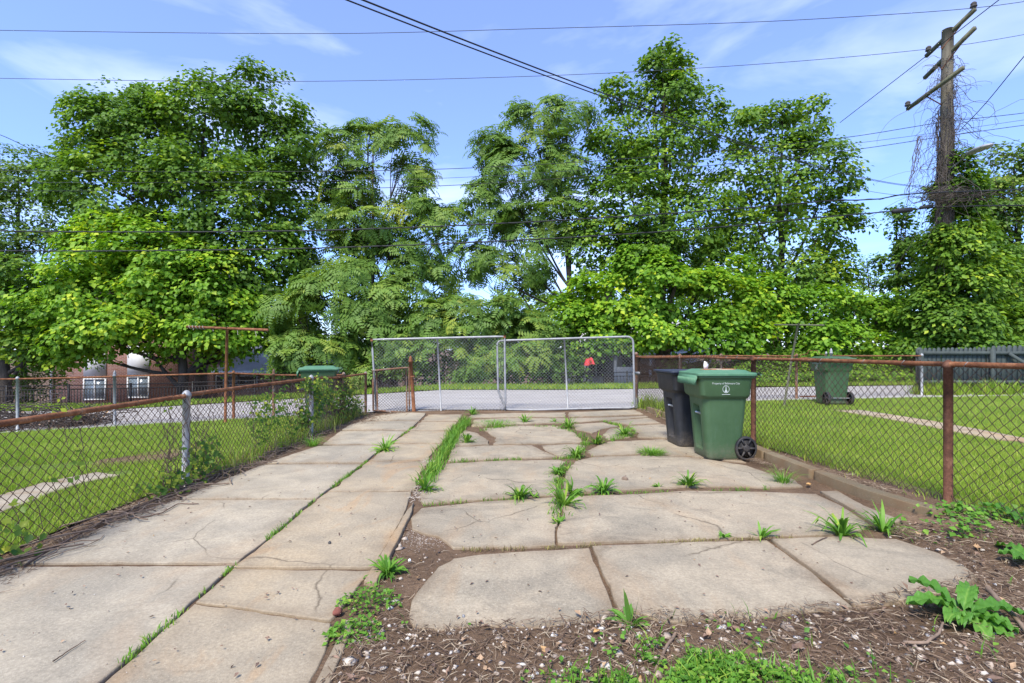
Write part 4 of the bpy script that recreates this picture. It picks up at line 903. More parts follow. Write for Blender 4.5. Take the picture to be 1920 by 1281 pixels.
def rosette(r, nf=7, Lf=0.60, pairs=6):
    """ailanthus shoot end: arching compound leaves, each a row of leaflet pairs"""
    A, AX, NO, LL, TT = [], [], [], [], []
    for k in range(nf):
        a = k / nf * 6.283 + r.uniform(-.4, .4); d = np.array([math.cos(a), math.sin(a), 0]); s = np.array([-d[1], d[0], 0]); LL_ = Lf * r.uniform(.7, 1.2); rise = r.uniform(.35, 1.0)
        for j in range(pairs):
            t = .18 + .82 * j / (pairs - 1); q = d * LL_ * t * .92 + np.array([0, 0, LL_ * (rise * t - rise * .85 * t * t)])
            tang = norm(d + np.array([0, 0, rise - 1.7 * rise * t]))
            for sg in (-1, 1):
                A.append(q); AX.append(norm(s * sg + tang * .42 + np.array([0, 0, -.16]))); NO.append(norm(np.array([0, 0, 1.0]) + d * .35 * t)); LL.append(LL_ * .36 * (1 - .45 * abs(t - .5))); TT.append(.12 * t)
    return [np.array(x) for x in (A, AX, NO, LL, TT)]
ROS = [rosette(np.random.default_rng(900 + k), 6 + k % 3) for k in range(5)]
def fronds(lobes, seed, dens=7, scale=1.0, young=.3, shell=.5):
    r = np.random.default_rng(seed); P, O = sprays(lobes, dens * .75, r, .35, shell); out = MB()
    for k, (A, AX, NO, LL, TT) in enumerate(ROS):
        idx = np.arange(k, len(P), len(ROS)); n = len(idx)
        if not n: continue
        th = r.uniform(0, 6.283, n); s = scale * r.uniform(.75, 1.25, n); ax = norm(np.array([0, 0, .55]) + O[idx] * 1.0 + r.normal(0, .28, (n, 3)))
        x = norm(np.cross(ax, np.stack([np.cos(th), np.sin(th), 0 * th], 1))); y = np.cross(ax, x); Rm = np.stack([x, y, ax], 2)
        def tr(v): return np.einsum('nij,mj->nmi', Rm, v)
        p = (P[idx][:, None] + tr(A) * s[:, None, None]).reshape(-1, 3); a2 = tr(AX).reshape(-1, 3); n2 = tr(NO).reshape(-1, 3); m = len(p)
        L_ = (LL[None] * s[:, None]).ravel(); yg = np.where(r.random(n) < young, r.uniform(.15, .4, n), 0)
        t = np.clip((.36 + r.normal(0, .12, n) + yg)[:, None] + TT[None] + r.normal(0, .05, (n, len(A))), 0, 1).ravel()
        out.add(*leaf_quads(p, a2, n2, L_, L_ * .42, t, .15))
    return out, P
def PL(px, py, rx, ry, Y, dy=0.0, depth=0.85):          # lobe seen at a pixel, at distance Y
    c = D(px, py, Y + dy); return (c.x, c.y, c.z, rx * Y / F, max(rx, ry) * depth * Y / F, ry * Y / F)
def wood(base, lobes, r0, seed, fork=0.35, twigs=7, extra=()):
    r = np.random.default_rng(seed); m = MB(); L = np.array(lobes); base = np.array(base, float)
    top = np.array([np.average(L[:, 0]) * .5 + base[0] * .5, np.average(L[:, 1]) * .3 + base[1] * .7, (L[:, 2] + L[:, 5] * .3).max()])
    ts = np.linspace(0, 1, 14); tr = base + (top - base) * ts[:, None]; tr[1:, :2] += np.cumsum(r.normal(0, .05, (13, 2)), 0)
    m.tube(tr - np.array([[0, 0, .3]]) * (ts[:, None] == 0), r0 * (1.25 - 1.12 * ts ** .8), 9)
    for q in L:
        zt = base[2] + (q[2] - base[2]) * r.uniform(.35, .72); k = np.clip((zt - base[2]) / (top[2] - base[2]), .08, .95); a = base + (top - base) * k
        a = tr[int(k * 13)]; c = q[:3]; mid = (a + c) / 2 + np.array([0, 0, -.12 * np.linalg.norm(c - a)]) + r.normal(0, .12, 3)
        s = np.linspace(0, 1, 8)[:, None]; cur = (1 - s) ** 2 * a + 2 * s * (1 - s) * mid + s * s * c; rb = r0 * (1.25 - 1.12 * k ** .8) * .55
        m.tube(cur, np.linspace(max(rb, .03), .018, 8), 6)
        for _ in range(twigs):
            d = norm(r.normal(size=3) + np.array([0, 0, .3])); e = c + d * q[3:] * r.uniform(.6, .95); st = cur[r.integers(3, 8)]
            w1 = (st + e) / 2 + r.normal(0, .10, 3); m.tube([st, w1, e], [.022, .014, .006], 4, False)
    return m
def tree(name, label, base, lobes, leafmat, seed, r0=.18, kind='maple', cat='tree', group=None, twigs=7, barkm=None, **kw):
    t = thing(name, label, cat, base, group)
    adopt(wood(base, lobes, r0, seed, twigs=twigs).build('trunk', barkm or M['bark'], smooth=True), t)
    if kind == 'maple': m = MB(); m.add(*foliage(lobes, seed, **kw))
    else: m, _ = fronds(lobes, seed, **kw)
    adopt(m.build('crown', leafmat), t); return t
def gz(px, Y): x = (px - CX) * Y / F; return on(x, Y)

Y = 23.5
tree('maple_tree', 'tall dark green maple at left with a broad rounded crown', gz(375, Y), [PL(a, b_, c, d, Y, e) for a, b_, c, d, e in (
    (218, 232, 66, 78, 0), (300, 285, 115, 105, .4), (410, 245, 95, 98, 0), (478, 195, 62, 66, .2), (535, 275, 62, 85, 0), (235, 365, 115, 85, -.6), (390, 385, 135, 105, -1), (535, 400, 72, 105, -.3), (470, 490, 105, 78, -1), (300, 470, 110, 80, 0), (562, 520, 46, 70, 0), (160, 290, 48, 44, .5), (290, 205, 40, 50, .6), (545, 600, 50, 50, .5))],
    M['maple'], 1, .24, dens=30, per=14, L=.165, young=.16, tbase=.34)
Y = 21.3
tree('maple_tree', 'low bright yellow green maple at left in front of the brick house', gz(352, Y), [PL(a, b_, c, d, Y, e) for a, b_, c, d, e in (
    (200, 560, 120, 100, -.2), (300, 490, 120, 85, 0), (415, 545, 105, 85, 0), (125, 590, 72, 76, 0), (260, 622, 130, 52, -.3), (410, 625, 110, 52, 0), (180, 460, 58, 58, .3), (470, 595, 60, 62, .3), (330, 570, 120, 80, .5), (130, 650, 60, 36, .2))],
    M['maple_young'], 2, .21, dens=38, per=14, L=.165, young=.42, tbase=.42)
Y = 28.0
tree('maple_tree', 'thin pale green tree at the left edge behind the dark maple', gz(45, Y), [PL(a, b_, c, d, Y) for a, b_, c, d in (
    (30, 345, 70, 70), (100, 395, 72, 85), (10, 445, 85, 85), (75, 500, 90, 70), (20, 560, 80, 60), (110, 330, 40, 36), (-70, 380, 80, 110), (-60, 520, 80, 90))], M['pale'], 3, .2, dens=26, per=11, L=.15, young=.12, tbase=.25)
Y = 20.8
tree('maple_tree', 'small green tree with dark trunk cut by the left edge', gz(8, Y), [PL(a, b_, c, d, Y) for a, b_, c, d in (
    (20, 590, 78, 62), (60, 645, 66, 38), (-50, 620, 80, 70), (20, 520, 60, 50), (100, 625, 40, 40))], M['maple'], 4, .22, dens=30, per=14, L=.165, young=.2)
Y = 23.0
tree('ailanthus_tree', 'slender open tree of heaven left of centre with feathery tufts against the sky', gz(690, Y), [PL(a, b_, c, d, Y, e) for a, b_, c, d, e in (
    (640, 282, 46, 44, 0), (690, 262, 44, 34, .4), (762, 272, 50, 38, 0), (655, 350, 56, 48, 0), (775, 330, 38, 32, .3), (770, 395, 52, 40, 0), (620, 400, 44, 60, .4), (690, 440, 74, 46, 0), (830, 425, 52, 44, .3), (760, 490, 80, 50, .3), (640, 500, 70, 60, .4), (840, 520, 50, 50, .5))],
    M['ailanthus'], 5, .15, 'ail', twigs=6, dens=12, scale=1.0, young=.35)
Y = 20.6
tree('ailanthus_tree', 'low bushy tree of heaven with long compound leaves left of the gate', gz(640, Y), [PL(a, b_, c, d, Y, e) for a, b_, c, d, e in (
    (560, 600, 52, 62, 0), (640, 555, 74, 60, 0), (705, 612, 70, 70, 0), (600, 660, 74, 40, -.2), (745, 560, 50, 44, .3), (690, 680, 60, 34, 0), (540, 660, 40, 40, .2))],
    M['ailanthus'], 6, .11, 'ail', twigs=6, dens=20, scale=1.0, young=.30)
Y = 23.2
tree('ailanthus_tree', 'leaning feathery tree of heaven right of centre with bare limbs showing', gz(1090, Y), [PL(a, b_, c, d, Y, e) for a, b_, c, d, e in (
    (925, 285, 48, 38, 0), (1000, 240, 54, 36, 0), (1062, 228, 54, 36, .3), (975, 335, 80, 52, 0), (1060, 320, 62, 62, .3), (915, 400, 58, 46, 0), (1000, 435, 90, 48, 0), (900, 490, 60, 44, .2), (960, 525, 86, 36, .4), (1070, 420, 60, 60, .5))],
    M['ailanthus'], 7, .15, 'ail', twigs=6, dens=11, scale=1.0, young=.15)
Y = 20.2
for k, (lab, bx, lb) in enumerate((('cluster of tree of heaven saplings behind the left gate leaf', 830, ((800, 615, 52, 44), (868, 598, 52, 44), (850, 665, 84, 40), (765, 665, 50, 40))),
                                   ('cluster of tree of heaven saplings behind the middle of the gate', 970, ((945, 608, 62, 46), (1010, 632, 46, 46), (955, 672, 84, 38), (1030, 690, 40, 30))))):
    tree('ailanthus_sapling', lab, gz(bx, Y), [PL(*q, Y) for q in lb], M['ailanthus'], 8 + k, .06, 'ail', twigs=7, dens=20, scale=.95, young=.3, group='saplings behind the gate')
Y = 23.8
tree('maple_tree', 'tallest maple with a narrow pointed top right of centre', gz(1240, Y), [PL(a, b_, c, d, Y, e) for a, b_, c, d, e in (
    (1245, 108, 40, 34, 0), (1225, 140, 34, 30, 0), (1270, 145, 30, 34, 0), (1160, 182, 36, 38, .2), (1245, 195, 70, 56, 0), (1318, 222, 34, 52, 0), (1150, 262, 54, 62, 0), (1240, 300, 105, 66, 0), (1175, 395, 100, 74, -.4), (1290, 415, 95, 78, -.4), (1110, 470, 80, 66, -.3), (1225, 495, 115, 66, -.5), (1330, 500, 60, 60, 0))],
    M['maple'], 11, .22, dens=30, per=13, L=.16, young=.24, tbase=.38)
Y = 24.0
tree('maple_tree', 'broad mid green maple to the right of the tallest one', gz(1455, Y), [PL(a, b_, c, d, Y, e) for a, b_, c, d, e in (
    (1405, 240, 50, 46, 0), (1510, 228, 50, 48, 0), (1445, 225, 34, 40, .3), (1390, 330, 56, 66, 0), (1480, 340, 84, 84, 0), (1556, 320, 34, 62, 0), (1420, 445, 76, 58, -.3), (1540, 430, 58, 58, -.2), (1500, 520, 84, 56, -.2), (1572, 510, 40, 52, 0), (1580, 410, 34, 24, 0))],
    M['maple'], 12, .2, dens=28, per=13, L=.16, young=.14, tbase=.46)
Y = 21.2
tree('maple_tree', 'low bright green maple spreading over the fence right of the gate', gz(1230, Y), [PL(a, b_, c, d, Y, e) for a, b_, c, d, e in (
    (1060, 600, 54, 54, 0), (1150, 565, 74, 56, -.2), (1240, 545, 86, 56, -.2), (1340, 565, 86, 56, -.2), (1430, 565, 56, 56, 0), (1115, 636, 80, 36, 0), (1230, 625, 95, 40, -.3), (1350, 625, 95, 40, -.2), (1445, 618, 52, 46, 0), (1390, 520, 50, 36, .4), (1200, 500, 60, 40, .5))],
    M['maple_young'], 13, .2, dens=44, per=14, L=.165, young=.38, tbase=.36)
Y = 20.9
tree('maple_tree', 'leafy green sapling thicket tree behind the leaning clothes post', gz(1580, Y), [PL(a, b_, c, d, Y, e) for a, b_, c, d, e in (
    (1530, 590, 56, 52, 0), (1600, 580, 56, 44, .2), (1665, 590, 54, 46, 0), (1560, 640, 76, 38, -.3), (1655, 640, 66, 40, -.2), (1500, 650, 40, 30, .2))], M['maple_young'], 14, .12, dens=44, per=13, L=.15, young=.18, tbase=.32)
Y = 22.5
tree('ivy_covered_tree', 'narrow cone of dark ivy climbing a dead tree left of the utility pole', gz(1690, Y), [PL(a, b_, c, d, Y) for a, b_, c, d in (
    (1692, 412, 14, 26), (1690, 450, 26, 40), (1690, 500, 38, 50), (1690, 545, 46, 44))], M['ivy'], 15, .14, dens=46, per=12, L=.14, young=.06, tbase=.32, spread=.28)
Y = 25.5
tree('maple_tree', 'pale yellow green tree at the right edge behind the utility pole', gz(1910, Y), [PL(a, b_, c, d, Y) for a, b_, c, d in (
    (1905, 320, 50, 48), (1870, 380, 38, 44), (1915, 420, 60, 60), (1890, 500, 50, 56), (1880, 590, 56, 56), (1960, 540, 60, 90), (1970, 380, 50, 70), (1850, 440, 26, 30))], M['pale'], 16, .2, dens=46, per=12, L=.16, young=.22, tbase=.42)
Y = 36.0
tree('small_tree', 'sparse grey green treetop far off between the maple and the ivy cone', gz(1625, Y), [PL(a, b_, c, d, Y) for a, b_, c, d in ((1625, 490, 20, 20), (1612, 520, 22, 18), (1640, 520, 20, 22), (1625, 550, 30, 20))], M['shrub'], 17, .1, dens=7, per=9, L=.16, young=0, twigs=9)
# background trees that close the gaps low down
Y = 36.0
for k, (lab, bx, lb) in enumerate((('distant tree filling the gap behind the low bright maple', 1300, ((1250, 560, 70, 50), (1340, 540, 60, 60), (1300, 620, 90, 40))), ('distant tree behind the sapling thicket right of the maples', 1480, ((1430, 570, 70, 50), (1520, 560, 70, 50), (1480, 625, 90, 40))),
    ('distant tree behind the leaning clothes post and thicket', 1630, ((1590, 600, 60, 40), (1670, 600, 60, 40), (1640, 640, 80, 30))), ('distant tree low behind the gate and saplings', 950, ((900, 600, 70, 40), (990, 590, 70, 46), (950, 640, 100, 34))),
    ('distant tree low behind the bushy tree of heaven', 760, ((720, 600, 60, 40), (800, 590, 60, 46), (760, 640, 90, 34))), ('distant tree low behind the right gate leaf', 1110, ((1070, 580, 70, 50), (1150, 590, 60, 50), (1110, 640, 90, 34))))):
    tree('distant_tree', lab, gz(bx, Y), [PL(*q, Y) for q in lb], M['shrub'], 40 + k, .15, dens=9, per=10, L=.26, young=.1, spread=.5, twigs=4, group='distant trees behind the gaps', tbase=.40)
# understorey shrubs under the trees
for k, (lab, q, mt) in enumerate((
    ('dark shrub behind the small walk gate', ((735, 700, 48, 30), (700, 690, 36, 30)), 'shrub'), ('dark shrub behind the left half of the left gate leaf', ((800, 700, 52, 30), (790, 680, 40, 24)), 'shrub'),
    ('dense shrub behind the meeting line of the gate leaves', ((890, 700, 62, 30), (940, 690, 50, 36)), 'shrub'), ('shrub with bright leaves behind the left half of the right gate leaf', ((1010, 698, 56, 32), (1060, 690, 40, 36)), 'ivy'),
    ('dark shrub under the low maple beside the far tree trunk', ((1105, 690, 34, 34), (1100, 665, 26, 24)), 'shrub'), ('dark shrub left of the green lidded cart', ((545, 690, 40, 30), (590, 690, 36, 30)), 'shrub'),
    ('green shrub beside the brick house corner at far left', ((70, 720, 46, 40), (40, 700, 30, 36)), 'ivy'), ('shrub behind the right back fence below the bright maple', ((1290, 690, 50, 24), (1350, 695, 50, 22)), 'pale'),
    ('shadowed shrub behind the leaning clothes post', ((1420, 690, 50, 26), (1490, 690, 46, 26)), 'shrub'))):
    Y = 20.2 if k != 6 else 22.5
    tree('shrub', lab, gz(q[0][0], Y), [PL(*z, Y) for z in q], M[mt], 60 + k, .035, cat='shrub', dens=34, per=11, L=.12, star=False, young=.08, twigs=8, group='shrubs across the alley', tbase=.28)
# second dark trunk seen through the right gate leaf
Y = 20.4; t = thing('tree_trunk', 'straight dark tree trunk seen through the right gate leaf', 'tree trunk', gz(1140, Y)); m = MB()
m.tube([(gz(1140, Y).x + .03 * math.sin(k), Y, gz(1140, Y).z - .3 + k * .6) for k in range(9)], np.linspace(.25, .16, 9), 10); adopt(m.build('trunk', M['bark'], smooth=True), t)
# ivy bank at the right of the alley
r = np.random.default_rng(70); n = 15000; X_ = r.uniform(8.6, 20, n); Y_ = 17.6 + r.beta(1.3, 1.6, n) * 3.2; Z_ = h(X_, Y_) + r.uniform(0.02, .34, n) + .12 * sfbm(X_, Y_, 8, 3, .4)
nor = norm(np.stack([r.normal(0, .35, n), -.55 + r.normal(0, .3, n), np.ones(n)], 1)); ax = norm(np.cross(nor, r.normal(size=(n, 3)))); Ls = r.uniform(.09, .17, n)
m = MB(); m.add(*leaf_quads(np.stack([X_, Y_, Z_], 1), ax, nor, Ls, Ls * .8, np.clip(r.normal(.45, .2, n), 0, 1))); tag(m.build('ivy_ground_cover', M['ivy']), 'ivy ground cover on the bank beyond the alley at right', 'ivy', kind='stuff')
tag(bpy.data.objects['ground'], kind='structure')

# ---------------------------------------------------------------- utility pole, ivy, bare vines, lamp, wires
YP = 18.7; pb = on(HX(1769, YP), YP); ptop = D(1777, 56, YP)
up_ = thing('utility_pole', 'weathered wooden utility pole with three tilted crossarms at right, wrapped in vines', 'utility pole', pb)
m = MB(); s_ = np.linspace(0, 1, 16); m.tube([pb.lerp(ptop, t) - Vector((0, 0, .3 if t == 0 else 0)) for t in s_], .205 - .03 * s_, 16); adopt(m.build('pole', M['pole_wood'], smooth=True), up_)
ARMS = [((1748, 106), (1842, 17)), ((1745, 147), (1842, 52)), ((1713, 205), (1820, 127))]
for k, (f_, n_) in enumerate(ARMS):
    rr = (n_[0] - CX) / (f_[0] - CX); yn = 2 * YP / (1 + rr); a_, c_ = D(*f_, yn * rr), D(*n_, yn); dx = .26
    a_ = a_ + Vector((-dx * 0, 0, 0)); d = c_ - a_; R_ = d.to_track_quat('Y', 'Z').to_matrix(); m = MB(); m.box((a_ + c_) / 2 + Vector((-.25, 0, 0)), (.10, d.length, .125), R_); arm = adopt(m.build('crossarm', M['arm_wood']), up_)
    for f in (.3, .7) if k < 2 else (.35,):
        q0 = a_.lerp(c_, f) + Vector((-.19, 0, -.03)); q1 = pb.lerp(ptop, .88 - .05 * k) + Vector((-.2, 0, 0)); q1.z = (a_.z + c_.z) / 2 - .55; m = MB(); m.tube([q0, q1], .022, 5); adopt(m.build('brace', M['rust_dark']), up_)
    for f in ((.06, .97) if k == 0 else (.01,) if k == 2 else ()):
        q0 = a_.lerp(c_, f) + Vector((-.25, 0, .06)); th_ = np.arange(10) * .6283; m = MB()
        m.loft([np.column_stack([q0.x + np.cos(th_) * r_, q0.y + np.sin(th_) * r_, np.full(10, q0.z + z_)]) for r_, z_ in ((.03, 0), (.03, .05), (.10, .06), (.105, .10), (.06, .12), (.09, .15), (.085, .20), (.04, .24))]); adopt(m.build('insulator', M['roof_dark'], smooth=True), up_)
# cobra head lamp
lp = thing('street_lamp', 'unlit flat grey street lamp on a short arm from the utility pole', 'street lamp', D(1790, 300, YP))
m = MB(); m.tube([D(1780, 318, YP - .2), D(1798, 304, YP - .5), D(1815, 289, YP - .9)], .03, 8); adopt(m.build('arm', M['galv_dark']), lp)
a_, c_ = D(1812, 291, YP - .85), D(1860, 271, YP - 2.0); d = c_ - a_; R_ = np.array(d.to_track_quat('Y', 'Z').to_matrix()); m = MB(); rings = []
for t_, w_, hh in ((0, .06, .05), (.15, .13, .09), (.4, .19, .11), (.8, .18, .09), (1, .06, .04)):
    c0 = np.array(a_) + R_ @ np.array([0, d.length * t_, 0]); th_ = np.arange(12) * 6.283 / 12; rings.append([c0 + R_ @ np.array([math.cos(a) * w_, 0, math.sin(a) * hh * (.5 if math.sin(a) < 0 else 1)]) for a in th_])
m.loft(rings); adopt(m.build('lamp_head', M['galv'], smooth=True), lp)
# leafy ivy over the pole
iv = thing('pole_ivy', 'thick green ivy mass swallowing the lower half of the utility pole', 'ivy', pb)
L = [PL(a, b_, c, d, YP, e, .8) for a, b_, c, d, e in ((1796, 320, 20, 30, -.1), (1792, 365, 34, 40, -.1), (1785, 420, 46, 50, -.1), (1790, 480, 58, 56, 0), (1800, 545, 74, 58, 0), (1800, 610, 80, 54, -.1), (1745, 600, 50, 50, .3), (1870, 600, 50, 56, .4), (1845, 520, 44, 50, .4), (1832, 440, 36, 34, .2), (1860, 480, 30, 40, .6), (1752, 540, 26, 34, .2), (1825, 375, 22, 22, -.1), (1765, 470, 24, 30, -.2), (1740, 650, 50, 40, .6), (1810, 655, 90, 40, -.1))]
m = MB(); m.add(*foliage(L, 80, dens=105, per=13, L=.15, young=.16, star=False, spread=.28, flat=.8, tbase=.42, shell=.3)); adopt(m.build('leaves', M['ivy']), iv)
m = MB(); r = np.random.default_rng(81)
for k in range(60):
    a = r.uniform(0, 6.28); zz = np.linspace(0, r.uniform(4, 8), 14); rad = .20 + r.uniform(0, .05, 14); m.tube(np.column_stack([pb.x + np.cos(a + zz * .25) * rad + r.normal(0, .03, 14), pb.y + np.sin(a + zz * .25) * rad, pb.z + zz]), .012, 4, False)
tag(adopt(m.build('stems', M['vinewood']), iv), kind='stuff')
# leafless vine tangle round the upper pole
bv = thing('bare_vines', 'tangle of leafless brown vines hanging around the upper utility pole', 'vine', D(1775, 330, YP))
m = MB(); r = np.random.default_rng(82)
for k in range(230):
    z0 = r.uniform(HZ(360, YP), HZ(110, YP)); a = r.uniform(0, 6.28); p = np.array([HX(1775, YP) + .2 * math.cos(a), YP + .2 * math.sin(a), z0]); n = r.integers(9, 20)
    d = np.array([math.cos(a) * r.uniform(.1, 1), math.sin(a) * .6, r.uniform(-.2, .9)]); pts = [p]
    spreadk = np.interp(z0, [HZ(360, YP), HZ(250, YP), HZ(110, YP)], [1.2, 1.0, .35])
    for j in range(n):
        d = d * .86 + r.normal(0, .30, 3) + np.array([0, 0, -.16]); p = p + d * .16 * spreadk; pts.append(p)
    m.tube(pts, np.linspace(.010, .004, len(pts)), 3, False)
for k in range(110):                                                     # stems clinging to the pole
    a = r.uniform(0, 6.28); z0 = r.uniform(4.5, 8.5); zz = z0 + np.linspace(0, r.uniform(1, 3), 10); rad = .19 + r.uniform(0, .08, 10); m.tube(np.column_stack([HX(1773, YP) + np.cos(a + .3 * (zz - z0)) * rad, YP + np.sin(a + .3 * (zz - z0)) * rad, zz]), .012, 4, False)
for k in range(60):                                                      # a sagging bundle along the lower cables
    x0 = r.uniform(1700, 1800); y0 = 366 + r.normal(0, 7); ln = r.uniform(40, 130); ts = np.linspace(0, 1, 9)
    m.tube([D(x0 + ln * t, y0 + 6 * math.sin(t * 7 + k) + r.normal(0, 2), YP - .8 + .3 * math.sin(k)) for t in ts], .010, 3, False)
for k in range(9):
    ts = np.linspace(0, 1, 14); ox = r.normal(0, 3); m.tube([D(1727 - 27 * t + ox + r.normal(0, 2.2), 255 + 130 * t, YP - .6) for t in ts[:r.integers(6, 15)]], .010, 3, False)
tag(adopt(m.build('stems', M['vinewood']), bv), kind='stuff')

wires = []
def wire(label, pts, r_, mat='cable', twist=False):
    p = np.array([list(q) for q in pts]); d = np.concatenate([[0], np.cumsum(np.linalg.norm(np.diff(p, axis=0), axis=1))]); d /= d[-1]
    n = 60; t = np.linspace(0, 1, n); q = np.zeros((n, 3))
    tt = np.zeros_like(p)                                                # Catmull-Rom through the given points
    for i in range(len(p)): tt[i] = (p[min(i + 1, len(p) - 1)] - p[max(i - 1, 0)]) / max(d[min(i + 1, len(p) - 1)] - d[max(i - 1, 0)], 1e-6)
    for j, s in enumerate(t):
        i = min(np.searchsorted(d, s, 'right') - 1, len(p) - 2); hh = d[i + 1] - d[i]; u_ = (s - d[i]) / hh
        q[j] = (2 * u_**3 - 3 * u_**2 + 1) * p[i] + (u_**3 - 2 * u_**2 + u_) * hh * tt[i] + (-2 * u_**3 + 3 * u_**2) * p[i + 1] + (u_**3 - u_**2) * hh * tt[i + 1]
    root = thing('overhead_wire', label, 'wire', q[0], 'overhead utility wires'); m = MB(); m.tube(q, r_, 6); adopt(m.build('strand', M[mat], smooth=True), root)
    if twist:
        n2 = 900; t2 = np.linspace(0, 1, n2); q2 = np.column_stack([np.interp(t2, t, q[:, k]) for k in range(3)]); a = t2 * 320
        m = MB(); m.tube(q2 + np.column_stack([0 * a, np.cos(a), np.sin(a)]) * (r_ + .006), .007, 3, False); adopt(m.build('lashing', M[mat]), root)
    return root
def W_(Y, *P): return [D(*p, Y) for p in P]
wire('topmost thin wire crossing the sky to the near end of the upper crossarm', W_(17.6, (-300, 50), (0, 57), (620, 63), (1000, 54), (1400, 42), (1640, 29), (1838, 14), (1990, -8), (2300, -60)), .010, 'cable_grey')
wire('second thin wire crossing the sky to the far end of the upper crossarm', W_(19.9, (-300, 140), (0, 147), (520, 153), (1000, 143), (1400, 122), (1752, 91), (1920, 65), (2200, 10)), .010, 'cable_grey')
wire('upper thick twisted cable crossing in front of the trees', W_(17.5, (-300, 424), (0, 433), (300, 435), (600, 432), (900, 421), (1200, 404), (1450, 386), (1590, 374), (1630, 377), (1680, 366), (1760, 361), (1900, 356), (2200, 340)), .021, 'cable', True)
wire('lower thick twisted cable crossing in front of the trees', W_(17.7, (-300, 462), (0, 470), (300, 470), (640, 464), (1000, 449), (1300, 430), (1560, 406), (1700, 394), (1765, 388), (2000, 384)), .021, 'cable', True)
wire('upper of three wires running behind the treetops to the pole', W_(20.0, (-300, 316), (0, 320), (500, 322), (860, 316), (1250, 292), (1585, 258), (1770, 229), (1920, 212), (2200, 170)), .012)
wire('middle of three wires running behind the treetops to the pole', W_(20.2, (-300, 338), (0, 342), (500, 341), (860, 333), (1250, 306), (1585, 271), (1770, 247), (1920, 225), (2200, 185)), .008, 'cable_grey')
wire('lower of three wires running behind the treetops to the pole', W_(20.4, (-300, 352), (0, 358), (500, 356), (860, 347), (1250, 318), (1585, 283), (1770, 256), (1920, 235), (2200, 200)), .012)
def drop(label, a, c, sag, r_, mat='cable'):
    ts = np.linspace(0, 1, 9); return wire(label, [Vector(a).lerp(Vector(c), t) - Vector((0, 0, 4 * sag * t * (1 - t))) for t in ts], r_, mat)
e0 = D(1752, 352, YP - .3)
for k, (px, lab) in enumerate(((730, 'left of the paired service wires sloping down from the top edge'), (757, 'right of the paired service wires sloping down from the top edge'))):
    a_ = D(px, 0, 4.2); d = (e0 - a_); far_ = a_ - d * .10; drop(lab, far_, e0 + Vector((0, .05 * k, .05 * k)), .42, .007 if k else .006)
a_, c_ = D(1575, 230, 20.5), D(1873, 0, 13.5); wire('dark wire rising steeply past the crossarms to the top right', [a_, a_.lerp(c_, .33), a_.lerp(c_, .66), c_, c_ + (c_ - a_) * .25], .012)
a_, c_ = D(1798, 247, YP), D(1920, 106, 13.5); wire('service wire leaving the pole towards the upper right corner', [a_, a_.lerp(c_, .5) - Vector((0, 0, .08)), c_, c_ + (c_ - a_) * .4], .013)
a_ = D(0, 253, 21); wire('short dark wire entering the trees at the left edge', [D(-200, 190, 19), a_, D(70, 285, 22), D(200, 330, 24)], .013)
wire('thin slack wire dipping to the upper cable left of the pole', W_(18.2, (1560, 340), (1600, 352), (1650, 362), (1740, 372)), .007)
wire('thin guy strand crossing between the two thick cables near the pole', W_(18.0, (1600, 424), (1640, 402), (1690, 374), (1760, 350)), .006, 'cable_grey')
for lab, a, c, rr in (('black splice case hanging on the lower cable left of the pole', (1672, 397), (1712, 393), .085), ('small black splice case on the lower cable beside the pole', (1724, 390), (1750, 386), .06)):
    t = thing('splice_case', lab, 'splice case', D(*a, 17.7), 'splice cases on the lower cable'); m = MB(); A0, A1 = D(*a, 17.7), D(*c, 17.7)
    m.tube([A0, A0.lerp(A1, .08), A0.lerp(A1, .5), A0.lerp(A1, .92), A1], [rr * .45, rr, rr * 1.05, rr, rr * .45], 10); adopt(m.build('case', M['cable'], smooth=True), t)
#PART5
# ---------------------------------------------------------------- weeds, litter, sticks
def strap(r, n, Lr, wr, tilt=(15, 60), spread=.02, arch=.7, tint=(.5, .18), seg=4, taper='leaf'):
    """arching strap leaves growing from one crown"""
    a = r.uniform(0, 6.283, n); d = np.stack([np.cos(a), np.sin(a), 0 * a], 1); s = np.stack([-d[:, 1], d[:, 0], 0 * a], 1)
    tl = np.radians(r.uniform(*tilt, n)); L = r.uniform(*Lr, n); w = r.uniform(*wr, n); base = d * r.uniform(0, spread, n)[:, None]
    m = []; ts = np.linspace(0, 1, seg + 1); tw = r.normal(0, .35, n)
    for t in ts:
        th = tl + arch * t * t * r.uniform(.6, 1.2, n); hx = L * t * np.sin(tl + arch * t * .5); hz = L * t * np.cos(th * .85)
        wd = w * (np.sin(np.pi * (.18 + .80 * t)) if taper == 'leaf' else (1 - .85 * t)); ss = s * np.cos(tw * t)[:, None] + np.array([0, 0, 1.0]) * np.sin(tw * t)[:, None]
        c = base + d * hx[:, None] + np.array([0, 0, 1.0]) * hz[:, None]; k = ss * (wd / 2)[:, None]; m += [c - k, c + k]
    v = np.stack(m, 1).reshape(-1, 3); q = 2 * (seg + 1); i = np.arange(n)[:, None] * q
    f = [i + np.array([[2 * j, 2 * j + 1, 2 * j + 3, 2 * j + 2]]) for j in range(seg)]
    t0 = np.clip(r.normal(*tint, n), 0, 1); tv = np.clip(t0[:, None] + np.repeat(ts, 2)[None] * .12, 0, 1).ravel()
    return v, f, tv
